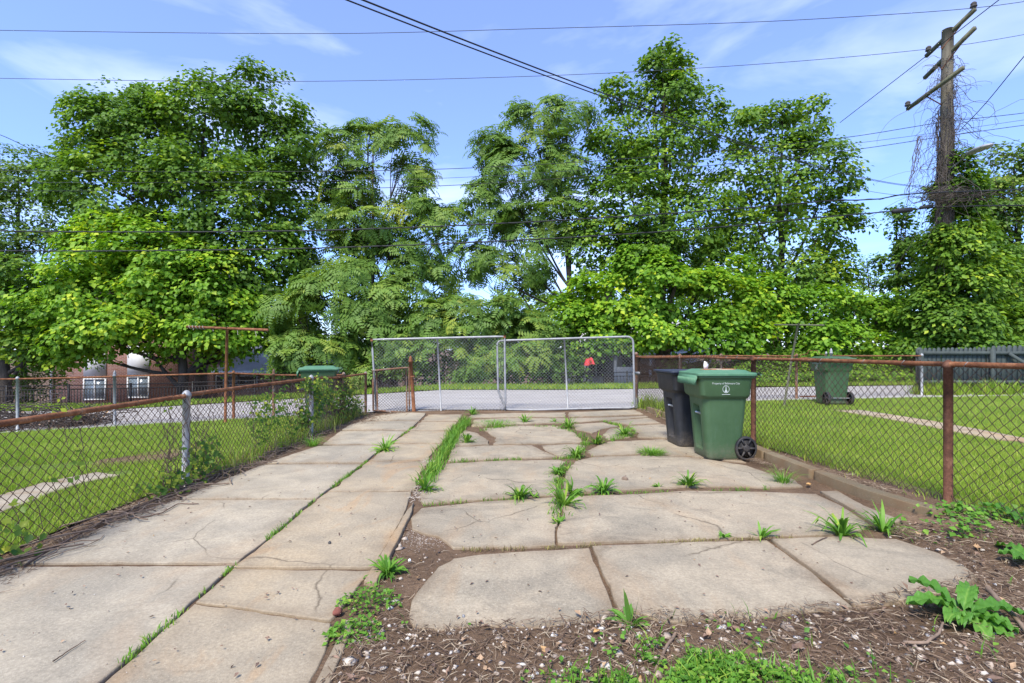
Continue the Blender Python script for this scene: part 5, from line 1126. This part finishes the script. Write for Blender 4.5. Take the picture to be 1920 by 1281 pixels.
def weed(name, label, px, py, size, kind='tuft', seed=0, cat='weed', group='weeds in the driveway cracks', pos=None):
    r = np.random.default_rng(500 + seed); p = pos or G(px, py, -0.005); t = thing(name, label, cat, p, group); m = MB()
    if kind == 'tuft': m.add(*strap(r, int(r.integers(34, 60)), (size * .35, size * 1.2), (.010, .028), (5, 70), .03, .8, (r.uniform(.3, .6), .24))); m.add(*strap(r, int(r.integers(10, 40)), (size * .3, size * .9), (.003, .007), (5, 70), size * .4, .9, (.75, .25), taper='g')); t.rotation_euler = (r.normal(0, .18), r.normal(0, .18), 0)
    elif kind == 'grass': m.add(*strap(r, 120, (size * .5, size * 1.2), (.004, .009), (5, 55), size * .35, .8, taper='g'))
    elif kind == 'small': m.add(*strap(r, 14, (size * .6, size * 1.1), (.012, .024), (20, 70), .012, .6))
    elif kind == 'mat': m.add(*strap(r, 420, (.05, .14), (.005, .012), (5, 60), size, .8, taper='g'))
    elif kind == 'clover':
        n = 260; a = r.uniform(0, 6.28, n); q = size * np.sqrt(r.random(n)); pp = np.stack([np.cos(a) * q * 1.3, np.sin(a) * q, r.uniform(.015, .10, n) * (1.2 - q / size)], 1)
        nor = norm(np.array([0, 0, 1.0]) + r.normal(0, .35, (n, 3))); ax = norm(np.cross(nor, r.normal(size=(n, 3)))); Ls = r.uniform(.014, .030, n); m.add(*leaf_quads(pp, ax, nor, Ls, Ls * .8, np.clip(r.normal(.5, .2, n), 0, 1)))
        m.add(*strap(r, 30, (.03, .08), (.003, .006), (0, 50), size * .8, .4))
    m.build('leaves', M['weed'], t); return t
WEEDS = [('weed', 'largest weed tuft, low in the driveway on the crossing of the long cracks', 1055, 948, .20, 'tuft'),
 ('weed', 'leafy weed on the same long crack, left of the largest tuft', 975, 934, .15, 'tuft'), ('weed', 'tiny sprout between the two big weeds of the long crack', 1003, 931, .07, 'small'),
 ('weed', 'small weed close behind the largest tuft', 1072, 926, .13, 'tuft'), ('weed', 'spreading weed on the long crack right of the largest tuft', 1132, 921, .15, 'tuft'),
 ('weed', 'weed on the crack in front of the green cart', 1291, 911, .14, 'tuft'), ('weed', 'little weed on the crack left of the one in front of the cart', 1236, 914, .08, 'small'),
 ('weed', 'dark leafy weed in the middle of the driveway between two slabs', 1080, 857, .17, 'tuft'), ('weed', 'spiky weed in the upright crack above the largest tuft', 1047, 889, .14, 'tuft'),
 ('weed', 'narrow sprout just above the largest tuft in the upright crack', 1049, 904, .08, 'small'), ('weed', 'bright weed tuft halfway to the gate right of the middle', 1118, 832, .20, 'tuft'),
 ('weed', 'weed tuft nearest the right gate leaf beside the black cart', 1172, 817, .20, 'tuft'), ('weed', 'lone weed on the joint of the walk, left of the grass row', 722, 844, .18, 'tuft'),
 ('weed', 'rosette at the near end of the grass row beside the walk', 796, 919, .15, 'tuft'), ('weed', 'star shaped weed on the slab right of the grass row', 876, 831, .16, 'tuft'),
 ('weed', 'low mat of grass just inside the left gate leaf', 928, 797, .42, 'mat'), ('weed', 'upright weed in front of the gate meeting line', 985, 792, .20, 'tuft'),
 ('weed', 'weed cluster in front of the right gate leaf upright', 1066, 802, .22, 'tuft'), ('weed', 'thin weed left of the cluster before the right gate leaf', 1040, 792, .16, 'small'),
 ('weed', 'small weed at the foot of the left gate leaf', 886, 778, .17, 'tuft'), ('weed', 'tall leafy weed at the right end of the front slab joint', 1580, 1003, .20, 'tuft'),
 ('weed', 'broad tuft against the near end of the kerb', 1656, 996, .18, 'tuft'), ('weed', 'few bladed weed on the front joint above the slab seam', 1427, 1008, .15, 'small'),
 ('weed', 'tiny sprout on the front joint left of the few bladed weed', 1357, 1009, .07, 'small'), ('weed', 'small weed in the crack below the largest tuft', 1047, 981, .09, 'small'),
 ('weed', 'small rosette on the broken lip of the walk', 726, 1073, .10, 'tuft'), ('weed', 'clover clump in the dirt at the gap of the walk lip', 692, 1130, .13, 'clover'),
 ('weed', 'second clover clump nearest the broken walk lip end', 668, 1192, .11, 'clover'), ('weed', 'flat grass patch on the slab left of the black cart', 1222, 852, .16, 'mat'),
 ('weed', 'grass tuft with dry straw against the kerb past the cart wheel', 1468, 905, .20, 'grass'), ('weed', 'grass clump at the foot of the second grey fence post', 586, 836, .22, 'grass')]
for k, (nm, lab, px, py, sz, kd) in enumerate(WEEDS): weed(nm, lab, px, py, sz * (1.25 if kd == 'tuft' else 1.0), kd, k)
# tall broad leaved weed by the front slab, dock plants at right
r = np.random.default_rng(640); p = G(1180, 1172); t = thing('broadleaf_weed', 'upright pale green weed with two tall leaves at the front slab seam', 'weed', p); m = MB()
m.add(*strap(r, 3, (.15, .20), (.035, .045), (2, 10), .02, .15, (.55, .1))); m.add(*strap(r, 16, (.07, .13), (.02, .034), (35, 75), .02, .6, (.6, .15))); m.build('leaves', M['dock'], t)
def dock(label, p, n, L, seed, lean=0):
    r = np.random.default_rng(seed); t = thing('dock_plant', label, 'plant', p)
    for k in range(n):
        a = k / n * 6.283 + r.uniform(-.3, .3) + lean; Ln = L * r.uniform(.7, 1.1); w = Ln * r.uniform(.30, .40); tl = math.radians(r.uniform(14, 56)); nu, nv = 22, 11
        tt = np.linspace(0, 1, nu)[:, None]; vv = np.linspace(-1, 1, nv)[None]
        wd = w / 2 * np.where(tt < .22, .06, np.sin(np.pi * np.clip((tt - .16) / .88, 0, 1)) ** .7) * (1 + .10 * np.sin(tt * 40 + k) * np.abs(vv))
        rr = Ln * tt * np.sin(tl + .5 * tt); zz = Ln * tt * np.cos(tl + .75 * tt) + .016 * np.sin(tt * 34 + vv * 6 + k) * np.abs(vv) * (tt > .2) + np.abs(vv) * wd * .35
        x = rr * math.cos(a) - vv * wd * math.sin(a); y = rr * math.sin(a) + vv * wd * math.cos(a); m = MB(); vtx, f = grid(x + 0 * vv, y + 0 * vv, zz + 0 * vv)
        tv = np.clip(.36 + r.normal(0, .1) + .35 * (np.abs(vv) < .1) + .16 * (np.sin(tt * 46 - np.abs(vv) * 5) > .75) + 0 * tt, 0, 1).ravel(); m.add(vtx, f, tv); m.build('leaf', M['dock'], t, True)
    return t
dock('broad wavy leaved plant on the dirt at lower right beside a stick', G(1806, 1162), 14, .27, 651)
dock('broad leaved plant cut by the right edge below the fence', G(1935, 1062), 7, .26, 652, 2.6)
dock('tall broad leaved plant against the mesh at the right edge', G(1925, 1000), 6, .34, 653, 2.2)
# grass row along the walk, crack growth, tall grass at fences (uncountable)
def line_pts(P, n, wid, seed, world=False):
    r = np.random.default_rng(seed); q = np.array([list((Vector((*p, 0)) if world else G(*p)).xy) for p in P]); d = np.concatenate([[0], np.cumsum(np.linalg.norm(np.diff(q, axis=0), axis=1))])
    s = r.random(n) * d[-1]; clump = (np.sin(s * 9 + seed) + np.sin(s * 23 + 2 * seed) + np.sin(s * 4.1)) > -0.35; s = s[clump]
    return np.column_stack([np.interp(s, d, q[:, 0]), np.interp(s, d, q[:, 1])]) + r.normal(0, wid, (len(s), 2))
def strip(label, P, n, wid, hmin, hmax, w, seed, mat='weed', world=False, name='crack_grass', tint=(.5, .2)):
    p = line_pts(P, n, wid, seed, world); return tag(blades(0, p, hmin, hmax, w, .9, -.008, seed, 2, tint).build(name, M[mat]), label, 'grass', kind='stuff')
strip('row of grass growing in the gap between walk and driveway', [(800, 905), (822, 872), (838, 845), (850, 822), (862, 806), (880, 790)], 2600, .045, .06, .20, .010, 701)
strip('scattered moss and grass in the joint between pale slabs and walk', A[:-1], 1500, .012, .012, .05, .007, 702, tint=(.6, .2))
strip('low weeds in the joint behind the front slabs', [(850, 1032), (950, 1030), (1100, 1024), (1300, 1014), (1560, 1006)], 700, .012, .012, .04, .006, 703, 'dry_grass')
strip('sparse growth in the middle driveway joint', [(790, 948), (900, 939), (1046, 931), (1200, 924), (1440, 917)], 500, .012, .012, .05, .006, 704)
strip('sprouts along the joint past the grass row', [(845, 867), (940, 863), (1050, 860), (1110, 855)], 400, .012, .02, .07, .007, 705)
strip('weeds in the curved crack near the gate', [(905, 808), (940, 800), (1040, 800), (1080, 812), (1100, 830), (1080, 850), (1052, 890), (1046, 930), (1048, 980)], 1500, .035, .02, .08, .008, 706)
strip('weeds in the crack by the right gate leaf', [(1130, 790), (1165, 800), (1190, 815), (1140, 828), (1100, 834)], 700, .03, .02, .08, .008, 707)
strip('rank grass along the foot of the right fence corner', [(3.25, 11.9), (3.35, 10.5), (3.45, 9.0)], 1500, .10, .10, .42, .012, 708, 'grass', True, 'tall_grass')
strip('thin weeds along the right fence above the kerb', [(3.42, 9.0), (3.58, 7.0), (3.75, 5.0), (3.85, 3.6)], 1600, .07, .03, .14, .008, 709, 'grass', True, 'tall_grass')
strip('long grass at the foot of the dark picket fence', [(11.3, 13.7), (13.3, 13.55), (16, 13.4)], 3200, .16, .15, .50, .016, 710, 'grass', True, 'tall_grass', (.35, .2))
strip('rank weeds along the far half of the left fence', [(-3.14, 5.6), (-3.18, 8.3), (-3.1, 11.0)], 1700, .09, .06, .30, .010, 711, 'grass', True, 'tall_grass', (.5, .25))
strip('dry grass stalks along the left fence', [(-3.12, 5.3), (-3.1, 8.3), (-3.0, 10.8)], 900, .10, .06, .36, .006, 712, 'dry_grass', True, 'dry_stalks')
# front dirt: chips, straw, pebbles, dead leaves, green creepers
DP = [(520, 1440), (640, 1205), (665, 1168), (700, 1100), (768, 985), (845, 1034), (795, 1090), (768, 1150), (776, 1174), (1000, 1168), (1160, 1148), (1400, 1152), (1600, 1130), (1770, 1098), (1820, 1078), (1765, 1038), (1670, 1006), (1650, 990), (1700, 980), (1760, 988), (1990, 1050), (2400, 1250), (2400, 1440)]
DPW = [tuple(G(*p).xy) for p in DP]
def dirt_pts(n, seed, front=True):
    r = np.random.default_rng(seed); x = r.uniform(-1.4, 4.6, n); y = 1.45 + 2.9 * r.random(n) ** 1.25; k = inpoly(x, y, DPW)
    sandy = (x < -.05) & (y > 2.62); k &= ~sandy | (r.random(n) < .16); return np.column_stack([x[k], y[k]]), r
def flat_bits(p, r, Lr, Wr, tintm, tints, zup=.012, tiltk=.35):
    n = len(p); a = r.uniform(0, 6.283, n); nor = norm(np.stack([r.normal(0, tiltk, n), r.normal(0, tiltk, n), np.ones(n)], 1)); ax = np.stack([np.cos(a), np.sin(a), 0 * a], 1); ax = norm(ax - nor * np.sum(ax * nor, 1, keepdims=True))
    z = np.maximum(ground_z(p[:, 0], p[:, 1]), h(p[:, 0], p[:, 1]) + np.where((p[:, 1] > 2.42) & (p[:, 0] > -.1) & (p[:, 0] < 3.1), .011, -1)) + r.uniform(.001, zup, n); return np.stack([p[:, 0], p[:, 1], z], 1), ax, nor, r.uniform(*Lr, n), r.uniform(*Wr, n), np.clip(r.normal(tintm, tints, n), 0, 1)
def straw(p, r, Lr=(.02, .11), Wr=(.0018, .0048), t=(.55, .27)):
    P_, ax, nor, L_, w, tv = flat_bits(p, r, Lr, Wr, *t, .020, .28); s = norm(np.cross(ax, nor)); bend = r.normal(0, .22, (len(p), 1)) * L_[:, None]
    a0 = P_ - ax * L_[:, None] / 2; a1 = P_ + s * bend * .4 + np.array([0, 0, .003]); a2 = P_ + ax * L_[:, None] / 2; w = w[:, None]
    up = np.array([0, 0, 1.0]) * w * .8
    v = np.stack([a0 - s * w / 2, a0 + s * w / 2, a1 + s * w / 2, a1 + up, a1 - s * w / 2, a2], 1).reshape(-1, 3); i = np.arange(len(p))[:, None] * 6
    return v, [i + np.array([[0, 3, 4]]), i + np.array([[0, 1, 3]]), i + np.array([[1, 2, 3]]), i + np.array([[3, 2, 5]]), i + np.array([[4, 3, 5]])], np.repeat(tv, 6)
def pebbles(p, r, Rr, t=(.6, .25), flat=.55, zoff=0.0, zf=ground_z):
    n = len(p); R_ = r.uniform(*Rr, n) * r.uniform(.5, 1, n); u_ = np.array([[1, 0, 0], [.3, .95, .1], [-.8, .6, -.1], [-.9, -.5, .1], [.2, -1, 0], [.1, .2, .9], [-.2, -.3, .75], [0, 0, -.6]], float)
    u_ = u_[None] * (1 + .28 * r.normal(size=(n, 8, 1))) * np.stack([r.uniform(.7, 1.4, n), r.uniform(.6, 1.1, n), r.uniform(.4, 1, n) * flat * 1.6], 1)[:, None]
    a = r.uniform(0, 6.28, n); ca, sa = np.cos(a)[:, None], np.sin(a)[:, None]; x = u_[..., 0] * ca - u_[..., 1] * sa; y = u_[..., 0] * sa + u_[..., 1] * ca
    v = np.stack([x, y, u_[..., 2]], -1) * R_[:, None, None] + np.stack([p[:, 0], p[:, 1], zf(p[:, 0], p[:, 1]) + zoff + R_ * .15], 1)[:, None]
    i = np.arange(n)[:, None] * 8; F_ = [(0, 1, 5), (1, 2, 5), (2, 3, 6), (2, 6, 5), (3, 4, 6), (4, 0, 6), (0, 5, 6), (1, 0, 7), (2, 1, 7), (3, 2, 7), (4, 3, 7), (0, 4, 7)]
    return v.reshape(-1, 3), [i + np.array([q]) for q in F_], np.repeat(np.clip(r.normal(*t, n), 0, 1), 8)
p, r = dirt_pts(30000, 801); m = MB(); m.add(*straw(p, r)); tag(m.build('dry_litter', M['litter']), 'dry straw and twig litter over the bare dirt in the foreground', 'litter', kind='stuff')
p, r = dirt_pts(9000, 802); p = p[(r.random(len(p)) < .35 + .65 * np.exp(-((p[:, 0] - .3) / 1.3) ** 2))]; m = MB(); m.add(*pebbles(p, r, (.004, .020))); tag(m.build('gravel', M['pebble']), 'pale pebbles and stone chips strewn in the foreground dirt', 'gravel', kind='stuff')
p, r = dirt_pts(1500, 803); m = MB(); P_, ax, nor, L_, w, tv = flat_bits(p, r, (.02, .06), (.012, .03), .5, .3, .02, .5); m.add(*leaf_quads(P_, ax, nor, L_, w, tv, .6)); tag(m.build('dead_leaves', M['deadleaf']), 'curled dead leaves scattered on the foreground dirt', 'leaves', kind='stuff')
# green creeper patch
r = np.random.default_rng(810); n = 4200; cx, cy = G(1330, 1262).xy; x = cx + r.normal(0, .27, n); y = cy + r.normal(-.10, .13, n); k = inpoly(x, y, DPW) & (sfbm(x, y, 12, 4, 2.6) > -.05); x, y = x[k], y[k]
x2 = r.uniform(-1.2, 4.4, 2600); y2 = 1.45 + 2.4 * r.random(2600) ** 1.3; k = inpoly(x2, y2, DPW) & (sfbm(x2, y2, 14, 3, 1.3) > .55); x = np.concatenate([x, x2[k]]); y = np.concatenate([y, y2[k]]); n = len(x)
nor = norm(np.array([0, -.1, 1.0]) + r.normal(0, .38, (n, 3))); ax = norm(np.cross(nor, r.normal(size=(n, 3)))); Ls = r.uniform(.010, .034, n)
m = MB(); m.add(*leaf_quads(np.stack([x, y, ground_z(x, y) + r.uniform(.004, .045, n)], 1), ax, nor, Ls, Ls * .75, np.clip(r.normal(.45, .30, n), 0, 1))); tag(m.build('ground_creeper', M['weed']), 'patch of small leaved green creeper at the bottom of the picture', 'ground cover', kind='stuff')
p = np.column_stack([x[::4], y[::4]]); tag(blades(0, p, .03, .13, .007, .9, 0, 813, 2).build('sprouts', M['weed']), 'thin green sprouts through the foreground creeper and litter', 'grass', kind='stuff')
# litter along both fences
def band(P, n, wid, seed): return line_pts(P, n, wid, seed, True), np.random.default_rng(seed + 1)
m = MB(); p, r = band([(-3.05, 2.4), (-3.05, 5.2), (-3.02, 8.4), (-2.85, 11.2)], 9000, .09, 820); m.add(*straw(p, r, (.04, .22), (.002, .006)))
p, r = band([(-2.75, 9.3), (-2.5, 10.3), (-2.3, 11.1)], 1500, .15, 822); m.add(*straw(p, r, (.03, .12), (.003, .007))); tag(m.build('dry_litter', M['litter']), 'dry stems and twigs drifted against the left fence', 'litter', kind='stuff')
m = MB(); p, r = band([(3.62, 3.3), (3.5, 4.6), (3.42, 6.0), (3.25, 8.0), (3.16, 11.4)], 7000, .07, 824); m.add(*straw(p, r, (.03, .14), (.002, .005)))
p, r = band([(2.95, 6.35), (3.1, 6.15), (3.3, 5.6)], 1200, .10, 826); m.add(*straw(p, r, (.02, .10), (.002, .005))); tag(m.build('dry_litter', M['litter']), 'dry stems and leaves lying along the kerb and right fence', 'litter', kind='stuff')
m = MB(); r = np.random.default_rng(828)
for k in range(120):
    y0 = r.uniform(2.3, 8.6); n = 9; L_ = r.uniform(.06, .32); yy = y0 + np.linspace(-L_, L_, n) + r.normal(0, .012, n); xx_ = -3.03 + r.normal(0, .06) + np.cumsum(r.normal(0, .018, n)) + r.normal(0, .10) * np.linspace(-1, 1, n); m.tube(np.column_stack([xx_, yy, h(xx_, yy) + .012 + np.abs(r.normal(0, .02)) + .03 * np.sin(np.linspace(0, 3.1, n)) * r.random()]), r.uniform(.0025, .006), 4, False)
tag(m.build('dead_stems', M['stick']), 'tangle of dead vine stems lying along the foot of the left fence', 'stems', kind='stuff')
p, r = dirt_pts(420, 829); m = MB(); m.add(*pebbles(p, r, (.012, .034), (.62, .25), .4)); tag(m.build('stone_chips', M['pebble']), 'larger pale stone chips scattered in the foreground dirt', 'gravel', kind='stuff')
# bits on the concrete
r = np.random.default_rng(830); n = 620; x = r.uniform(-2.9, 3.0, n); y = 2.1 + 9 * r.random(n) ** 1.5; m = MB(); a = r.uniform(0, 6.28, n); L_ = r.uniform(.008, .030, n)
z = h(x, y) + .014; nor = norm(np.array([0, 0, 1.0]) + r.normal(0, .25, (n, 3))); ax = norm(np.cross(nor, r.normal(size=(n, 3)))); m.add(*leaf_quads(np.stack([x, y, z], 1), ax, nor, L_, L_ * .55, np.clip(r.normal(.3, .3, n), 0, 1), .6)); tag(m.build('leaf_bits', M['deadleaf']), 'tiny dead leaf bits scattered over the concrete', 'litter', kind='stuff')
def zslab(x, y): return h(x, y) + .006
m = MB(); p = np.column_stack([r.uniform(-2.9, 3.0, 420), 2.1 + 9 * r.random(420) ** 1.4]); m.add(*pebbles(p, r, (.003, .008), (.4, .3), zf=zslab)); tag(m.build('grit', M['pebble']), 'small grit lying on the concrete slabs', 'gravel', kind='stuff')
# sand washed over the left slab corner and beside the walk
p = np.column_stack([r.normal(G(790, 1005).x, .14, 900), r.normal(G(790, 1005).y, .12, 900)]); m = MB(); m.add(*pebbles(p, r, (.003, .007), (.45, .2))); tag(m.build('gravel', M['pebble']), 'fine gravel washed into the corner between walk and driveway slabs', 'gravel', kind='stuff')
p, r = band([tuple(G(*q).xy) for q in ((775, 945), (792, 910), (812, 880), (800, 862))], 700, .05, 834); m = MB(); m.add(*pebbles(p, r, (.004, .014), (.25, .25))); m.add(*straw(p, r, (.02, .06))); tag(m.build('gravel', M['pebble']), 'broken chips in the ragged gap beside the walk', 'gravel', kind='stuff')
# single sticks and stones
def stick(label, P, r0, mat='stick', seed=0, branches=0):
    rs = np.random.default_rng(seed); t = thing('stick', label, 'stick', P[0]); p = np.array([list(q) for q in P]); n = 12; ts = np.linspace(0, 1, n); d = np.linspace(0, 1, len(p)); q = np.column_stack([np.interp(ts, d, p[:, k]) for k in range(3)]); q += rs.normal(0, r0 * .25, q.shape)
    m = MB(); m.tube(q, r0 * np.linspace(1, .6, n), 7)
    for b_ in range(branches):
        i = rs.integers(3, 9); e = q[i] + np.array([rs.normal(0, .06), rs.normal(0, .06), .01]); m.tube([q[i], (q[i] + e) / 2 + rs.normal(0, .008, 3), e], [r0 * .6, r0 * .45, r0 * .25], 5)
    adopt(m.build('branch', M[mat], smooth=True), t); return t
stick('straight brown stick lying through the green creeper patch', [G(1268, 1193, .02), G(1246, 1232, .03), G(1226, 1272, .02)], .008)
stick('thick bleached stick beside the broad leaved plant at lower right', [G(1852, 1118, .05), G(1890, 1160, .04), G(1950, 1222, .03)], .014, seed=2)
stick('curved dead root on the dirt left of the broad leaved plant', [G(1690, 1212, .02), G(1735, 1218, .03), G(1762, 1200, .035), G(1768, 1180, .03)], .008, seed=3)
stick('forked twig lying on the pale slab near the left fence', [G(258, 975, .015), G(300, 968, .02), G(335, 948, .02), G(372, 948, .015)], .006, 'twig', 4, 4)
stick('thin twig on the front pale slab', [G(100, 1245, .012), G(130, 1224, .012), G(160, 1205, .012)], .003, 'twig', 5)
stick('long dry vine stem along the foot of the left fence', [G(40, 1068, .02), G(180, 990, .03), G(300, 940, .03), G(400, 900, .02)], .008, 'twig', 6, 3)
stick('short dark twig lying across the front right slab joint', [G(1522, 1026, .015), G(1540, 1016, .02), G(1552, 1012, .02)], .005, 'twig', 7)
def stone(label, px, py, R_, mat, seed, name='stone', cat='stone'):
    rs = np.random.default_rng(seed); p = G(px, py, R_ * .35); t = thing(name, label, cat, p); m = MB(); bm = bmesh.new(); bmesh.ops.create_icosphere(bm, subdivisions=2, radius=R_)
    v = np.array([list(q.co) for q in bm.verts]); f = np.array([[q.index for q in ff.verts] for ff in bm.faces]); bm.free(); v *= 1 + .22 * np.sin(v[:, :1] / R_ * 3 + seed) * np.cos(v[:, 1:2] / R_ * 4); v *= rs.uniform(.7, 1.2, 3); m.add(v, [f]); m.build('fragment', mat, t); return t
stone('dark red brick fragment at the break in the walk lip', 633, 1150, .026, M['brick_red'], 1); stone('round blue grey stone on the front left driveway slab', 869, 1158, .011, M['galv_dark'], 2)
stone('dark flat stone on the walk slab', 618, 1020, .014, M['roof_dark'], 3); stone('brown stone on the slab behind the long crack', 1172, 901, .028, M['stick'], 4)
for k, (lab, px, py) in enumerate((('orange dead leaf by the kerb grass tuft', 1516, 912), ('tan dead leaf on the dirt beside the front right slab', 1728, 1008), ('pale curled leaf on the dirt below the right fence', 1832, 1032), ('purple grey curled leaf in the foreground dirt', 1496, 1222))):
    r = np.random.default_rng(850 + k); p = G(px, py, .012); t = thing('dead_leaf', lab, 'leaf', p); m = MB(); u_, v_ = np.meshgrid(np.linspace(-1, 1, 7), np.linspace(-1, 1, 5)); wv = np.cos(u_ * 1.4) * .022
    vtx, f = grid(u_ * .040, v_ * wv, .012 * v_ ** 2 + .008 * u_ ** 2 + .004 * np.sin(u_ * 4)); a = r.uniform(0, 6.28); vtx = vtx @ np.array([[math.cos(a), math.sin(a), 0], [-math.sin(a), math.cos(a), 0], [0, 0, 1]]); m.add(vtx, f, np.full(len(vtx), (.98, .8, .9, .15)[k])); m.build('blade', M['deadleaf'], t, True)
stone('white paper scrap on the front slab near the right seam', 1572, 1136, .010, M['paper'], 6, 'paper_scrap', 'paper'); stone('white litter flake on the sand beside the walk', 768, 1052, .010, M['paper'], 7, 'paper_scrap', 'paper')
# vines on the left fence
r = np.random.default_rng(860); m = MB(); st = MB()
for (y0, y1, n, zl, zh, Lm, off) in ((6.3, 8.0, 560, .15, .9, .045, .04), (7.8, 9.0, 900, .2, .92, .05, .05), (8.9, 11.1, 1500, .0, .9, .05, .08), (5.0, 5.6, 200, .0, .45, .045, .07), (4.5, 5.1, 150, 0, .25, .045, .07), (2.6, 3.4, 110, 0, .35, .05, .06), (8.0, 8.6, 260, .75, 1.0, .05, .05)):
    y = r.uniform(y0, y1, n); z = r.uniform(zl, zh, n) * r.uniform(.75, 1, n); k = sfbm(y * .8, z * 1.2, 31, 3, 1.0) > -.35; y, z = y[k], z[k]; q = len(y); x = -3.14 + r.normal(0, off, q)
    nor = norm(np.stack([np.abs(r.normal(.6, .4, q)), -np.abs(r.normal(.5, .4, q)), r.uniform(.2, 1, q)], 1)); ax = norm(np.cross(nor, r.normal(size=(q, 3)))); Ls = Lm * r.uniform(.6, 1.5, q); m.add(*leaf_quads(np.stack([x, y, z + h(x, y)], 1), ax, nor, Ls, Ls * .8, np.clip(r.normal(.5, .25, q), 0, 1)))
for k in range(110):
    y0 = r.choice([r.uniform(4.6, 5.6), r.uniform(6.2, 11), r.uniform(7.5, 11)]); n = 10; yy = y0 + np.cumsum(r.normal(0, .05, n)); st.tube(np.column_stack([-3.14 + r.normal(0, .03, n), yy, h(-3.1, y0) + np.linspace(0, r.uniform(.3, .95), n)]), .0035, 4, False)
t = thing('fence_vine', 'leafy vine tangle growing over the far half of the left fence', 'vine', on(-3.1, 7)); adopt(m.build('leaves', M['vine']), t); tag(adopt(st.build('stems', M['twig']), t), kind='stuff')
t = thing('fence_vine', 'few large yellow green vine leaves on the near half of the left fence', 'vine', on(-3.15, 4)); m = MB(); st = MB()
for px, py in ((112, 748), (108, 772), (140, 786), (150, 845), (145, 870), (98, 905), (135, 902), (310, 752), (315, 765), (60, 930), (20, 945), (180, 960)):
    q = D(px, py, F * 3.17 / (CX - px)); n = 2; pp = np.array([list(q)] * n) + r.normal(0, .012, (n, 3)); nor = norm(np.stack([np.full(n, .5), np.full(n, -.6), r.uniform(.1, .8, n)], 1)); ax = norm(np.cross(nor, r.normal(size=(n, 3)))); Ls = r.uniform(.03, .06, n); m.add(*leaf_quads(pp, ax, nor, Ls, Ls * .7, np.clip(r.normal(.72, .15, n), 0, 1)))
    st.tube([q, q + Vector((0, .05, -.10)), q + Vector((.01, .07, -.25))], .003, 4, False)
adopt(m.build('leaves', M['vine']), t); tag(adopt(st.build('stems', M['twig']), t), kind='stuff')
# leafy weeds by the right post foot
r = np.random.default_rng(870)
for k, (lab, px, py, n, s) in enumerate((('ivy sprig at the foot of the near right fence post', 1790, 975, 120, .10), ('ivy patch below the mesh at the right edge', 1850, 985, 260, .20), ('ivy sprig on the dirt right of the front slab', 1815, 1010, 90, .10))):
    p = G(px, py); t = thing('ivy_sprig', lab, 'ivy', p, 'ivy sprigs under the right fence'); q = r.normal(0, s, (n, 2)) * np.array([1.1, .5]); nor = norm(np.array([0, -.2, 1.0]) + r.normal(0, .4, (n, 3))); ax = norm(np.cross(nor, r.normal(size=(n, 3)))); Ls = r.uniform(.02, .055, n)
    m = MB(); m.add(*leaf_quads(np.column_stack([q, r.uniform(.02, .13, n)]), ax, nor, Ls, Ls * .85, np.clip(r.normal(.45, .2, n), 0, 1))); m.build('leaves', M['weed'], t)
# brush piles by the alley on the left, red cloth behind the gate
for k, (lab, px, py, Y_, w) in enumerate((('grey brown heap of cut branches at the left edge beyond the back fence', 20, 760, 12.6, 1.0), ('low dark heap of branches beyond the back fence', 150, 768, 12.4, .7))):
    r = np.random.default_rng(880 + k); p = on(HX(px, Y_), Y_); t = thing('brush_pile', lab, 'brush pile', p, 'brush piles on the alley'); m = MB()
    for j in range(170):
        c0 = np.array([r.normal(0, w * .5), r.normal(0, .3), abs(r.normal(0, .28 if k == 0 else .16))]); d = norm(np.array([r.normal(), r.normal(), r.normal(0, .35)])) * r.uniform(.2, .6); m.tube([c0 - d, c0 + r.normal(0, .05, 3), c0 + d], [.014, .011, .005], 4, False)
    m.build('branches', M['vinewood'], t)
    m = MB(); n = 260; pp = np.stack([r.normal(0, w * .5, n), r.normal(0, .3, n), np.abs(r.normal(.15, .15, n))], 1); nor = norm(r.normal(size=(n, 3)) + np.array([0, 0, 1.0])); ax = norm(np.cross(nor, r.normal(size=(n, 3)))); Ls = r.uniform(.05, .10, n); m.add(*leaf_quads(pp, ax, nor, Ls, Ls * .6, r.random(n))); m.build('dead_leaves', M['deadleaf'], t)
q = D(1105, 678, 19.2); t = thing('red_cloth', 'small bright red cloth caught in the shrubs behind the right gate leaf', 'cloth', q); m = MB(); u_, v_ = np.meshgrid(np.linspace(-1, 1, 9), np.linspace(-1, 1, 7)); vtx, f = grid(u_ * .17 * (1 - .3 * v_), .04 * np.sin(u_ * 6) * (1 - v_) + .02 * v_, v_ * .13 + .03 * np.sin(u_ * 3)); m.add(vtx, f); m.build('fabric', M['red'], t, True)
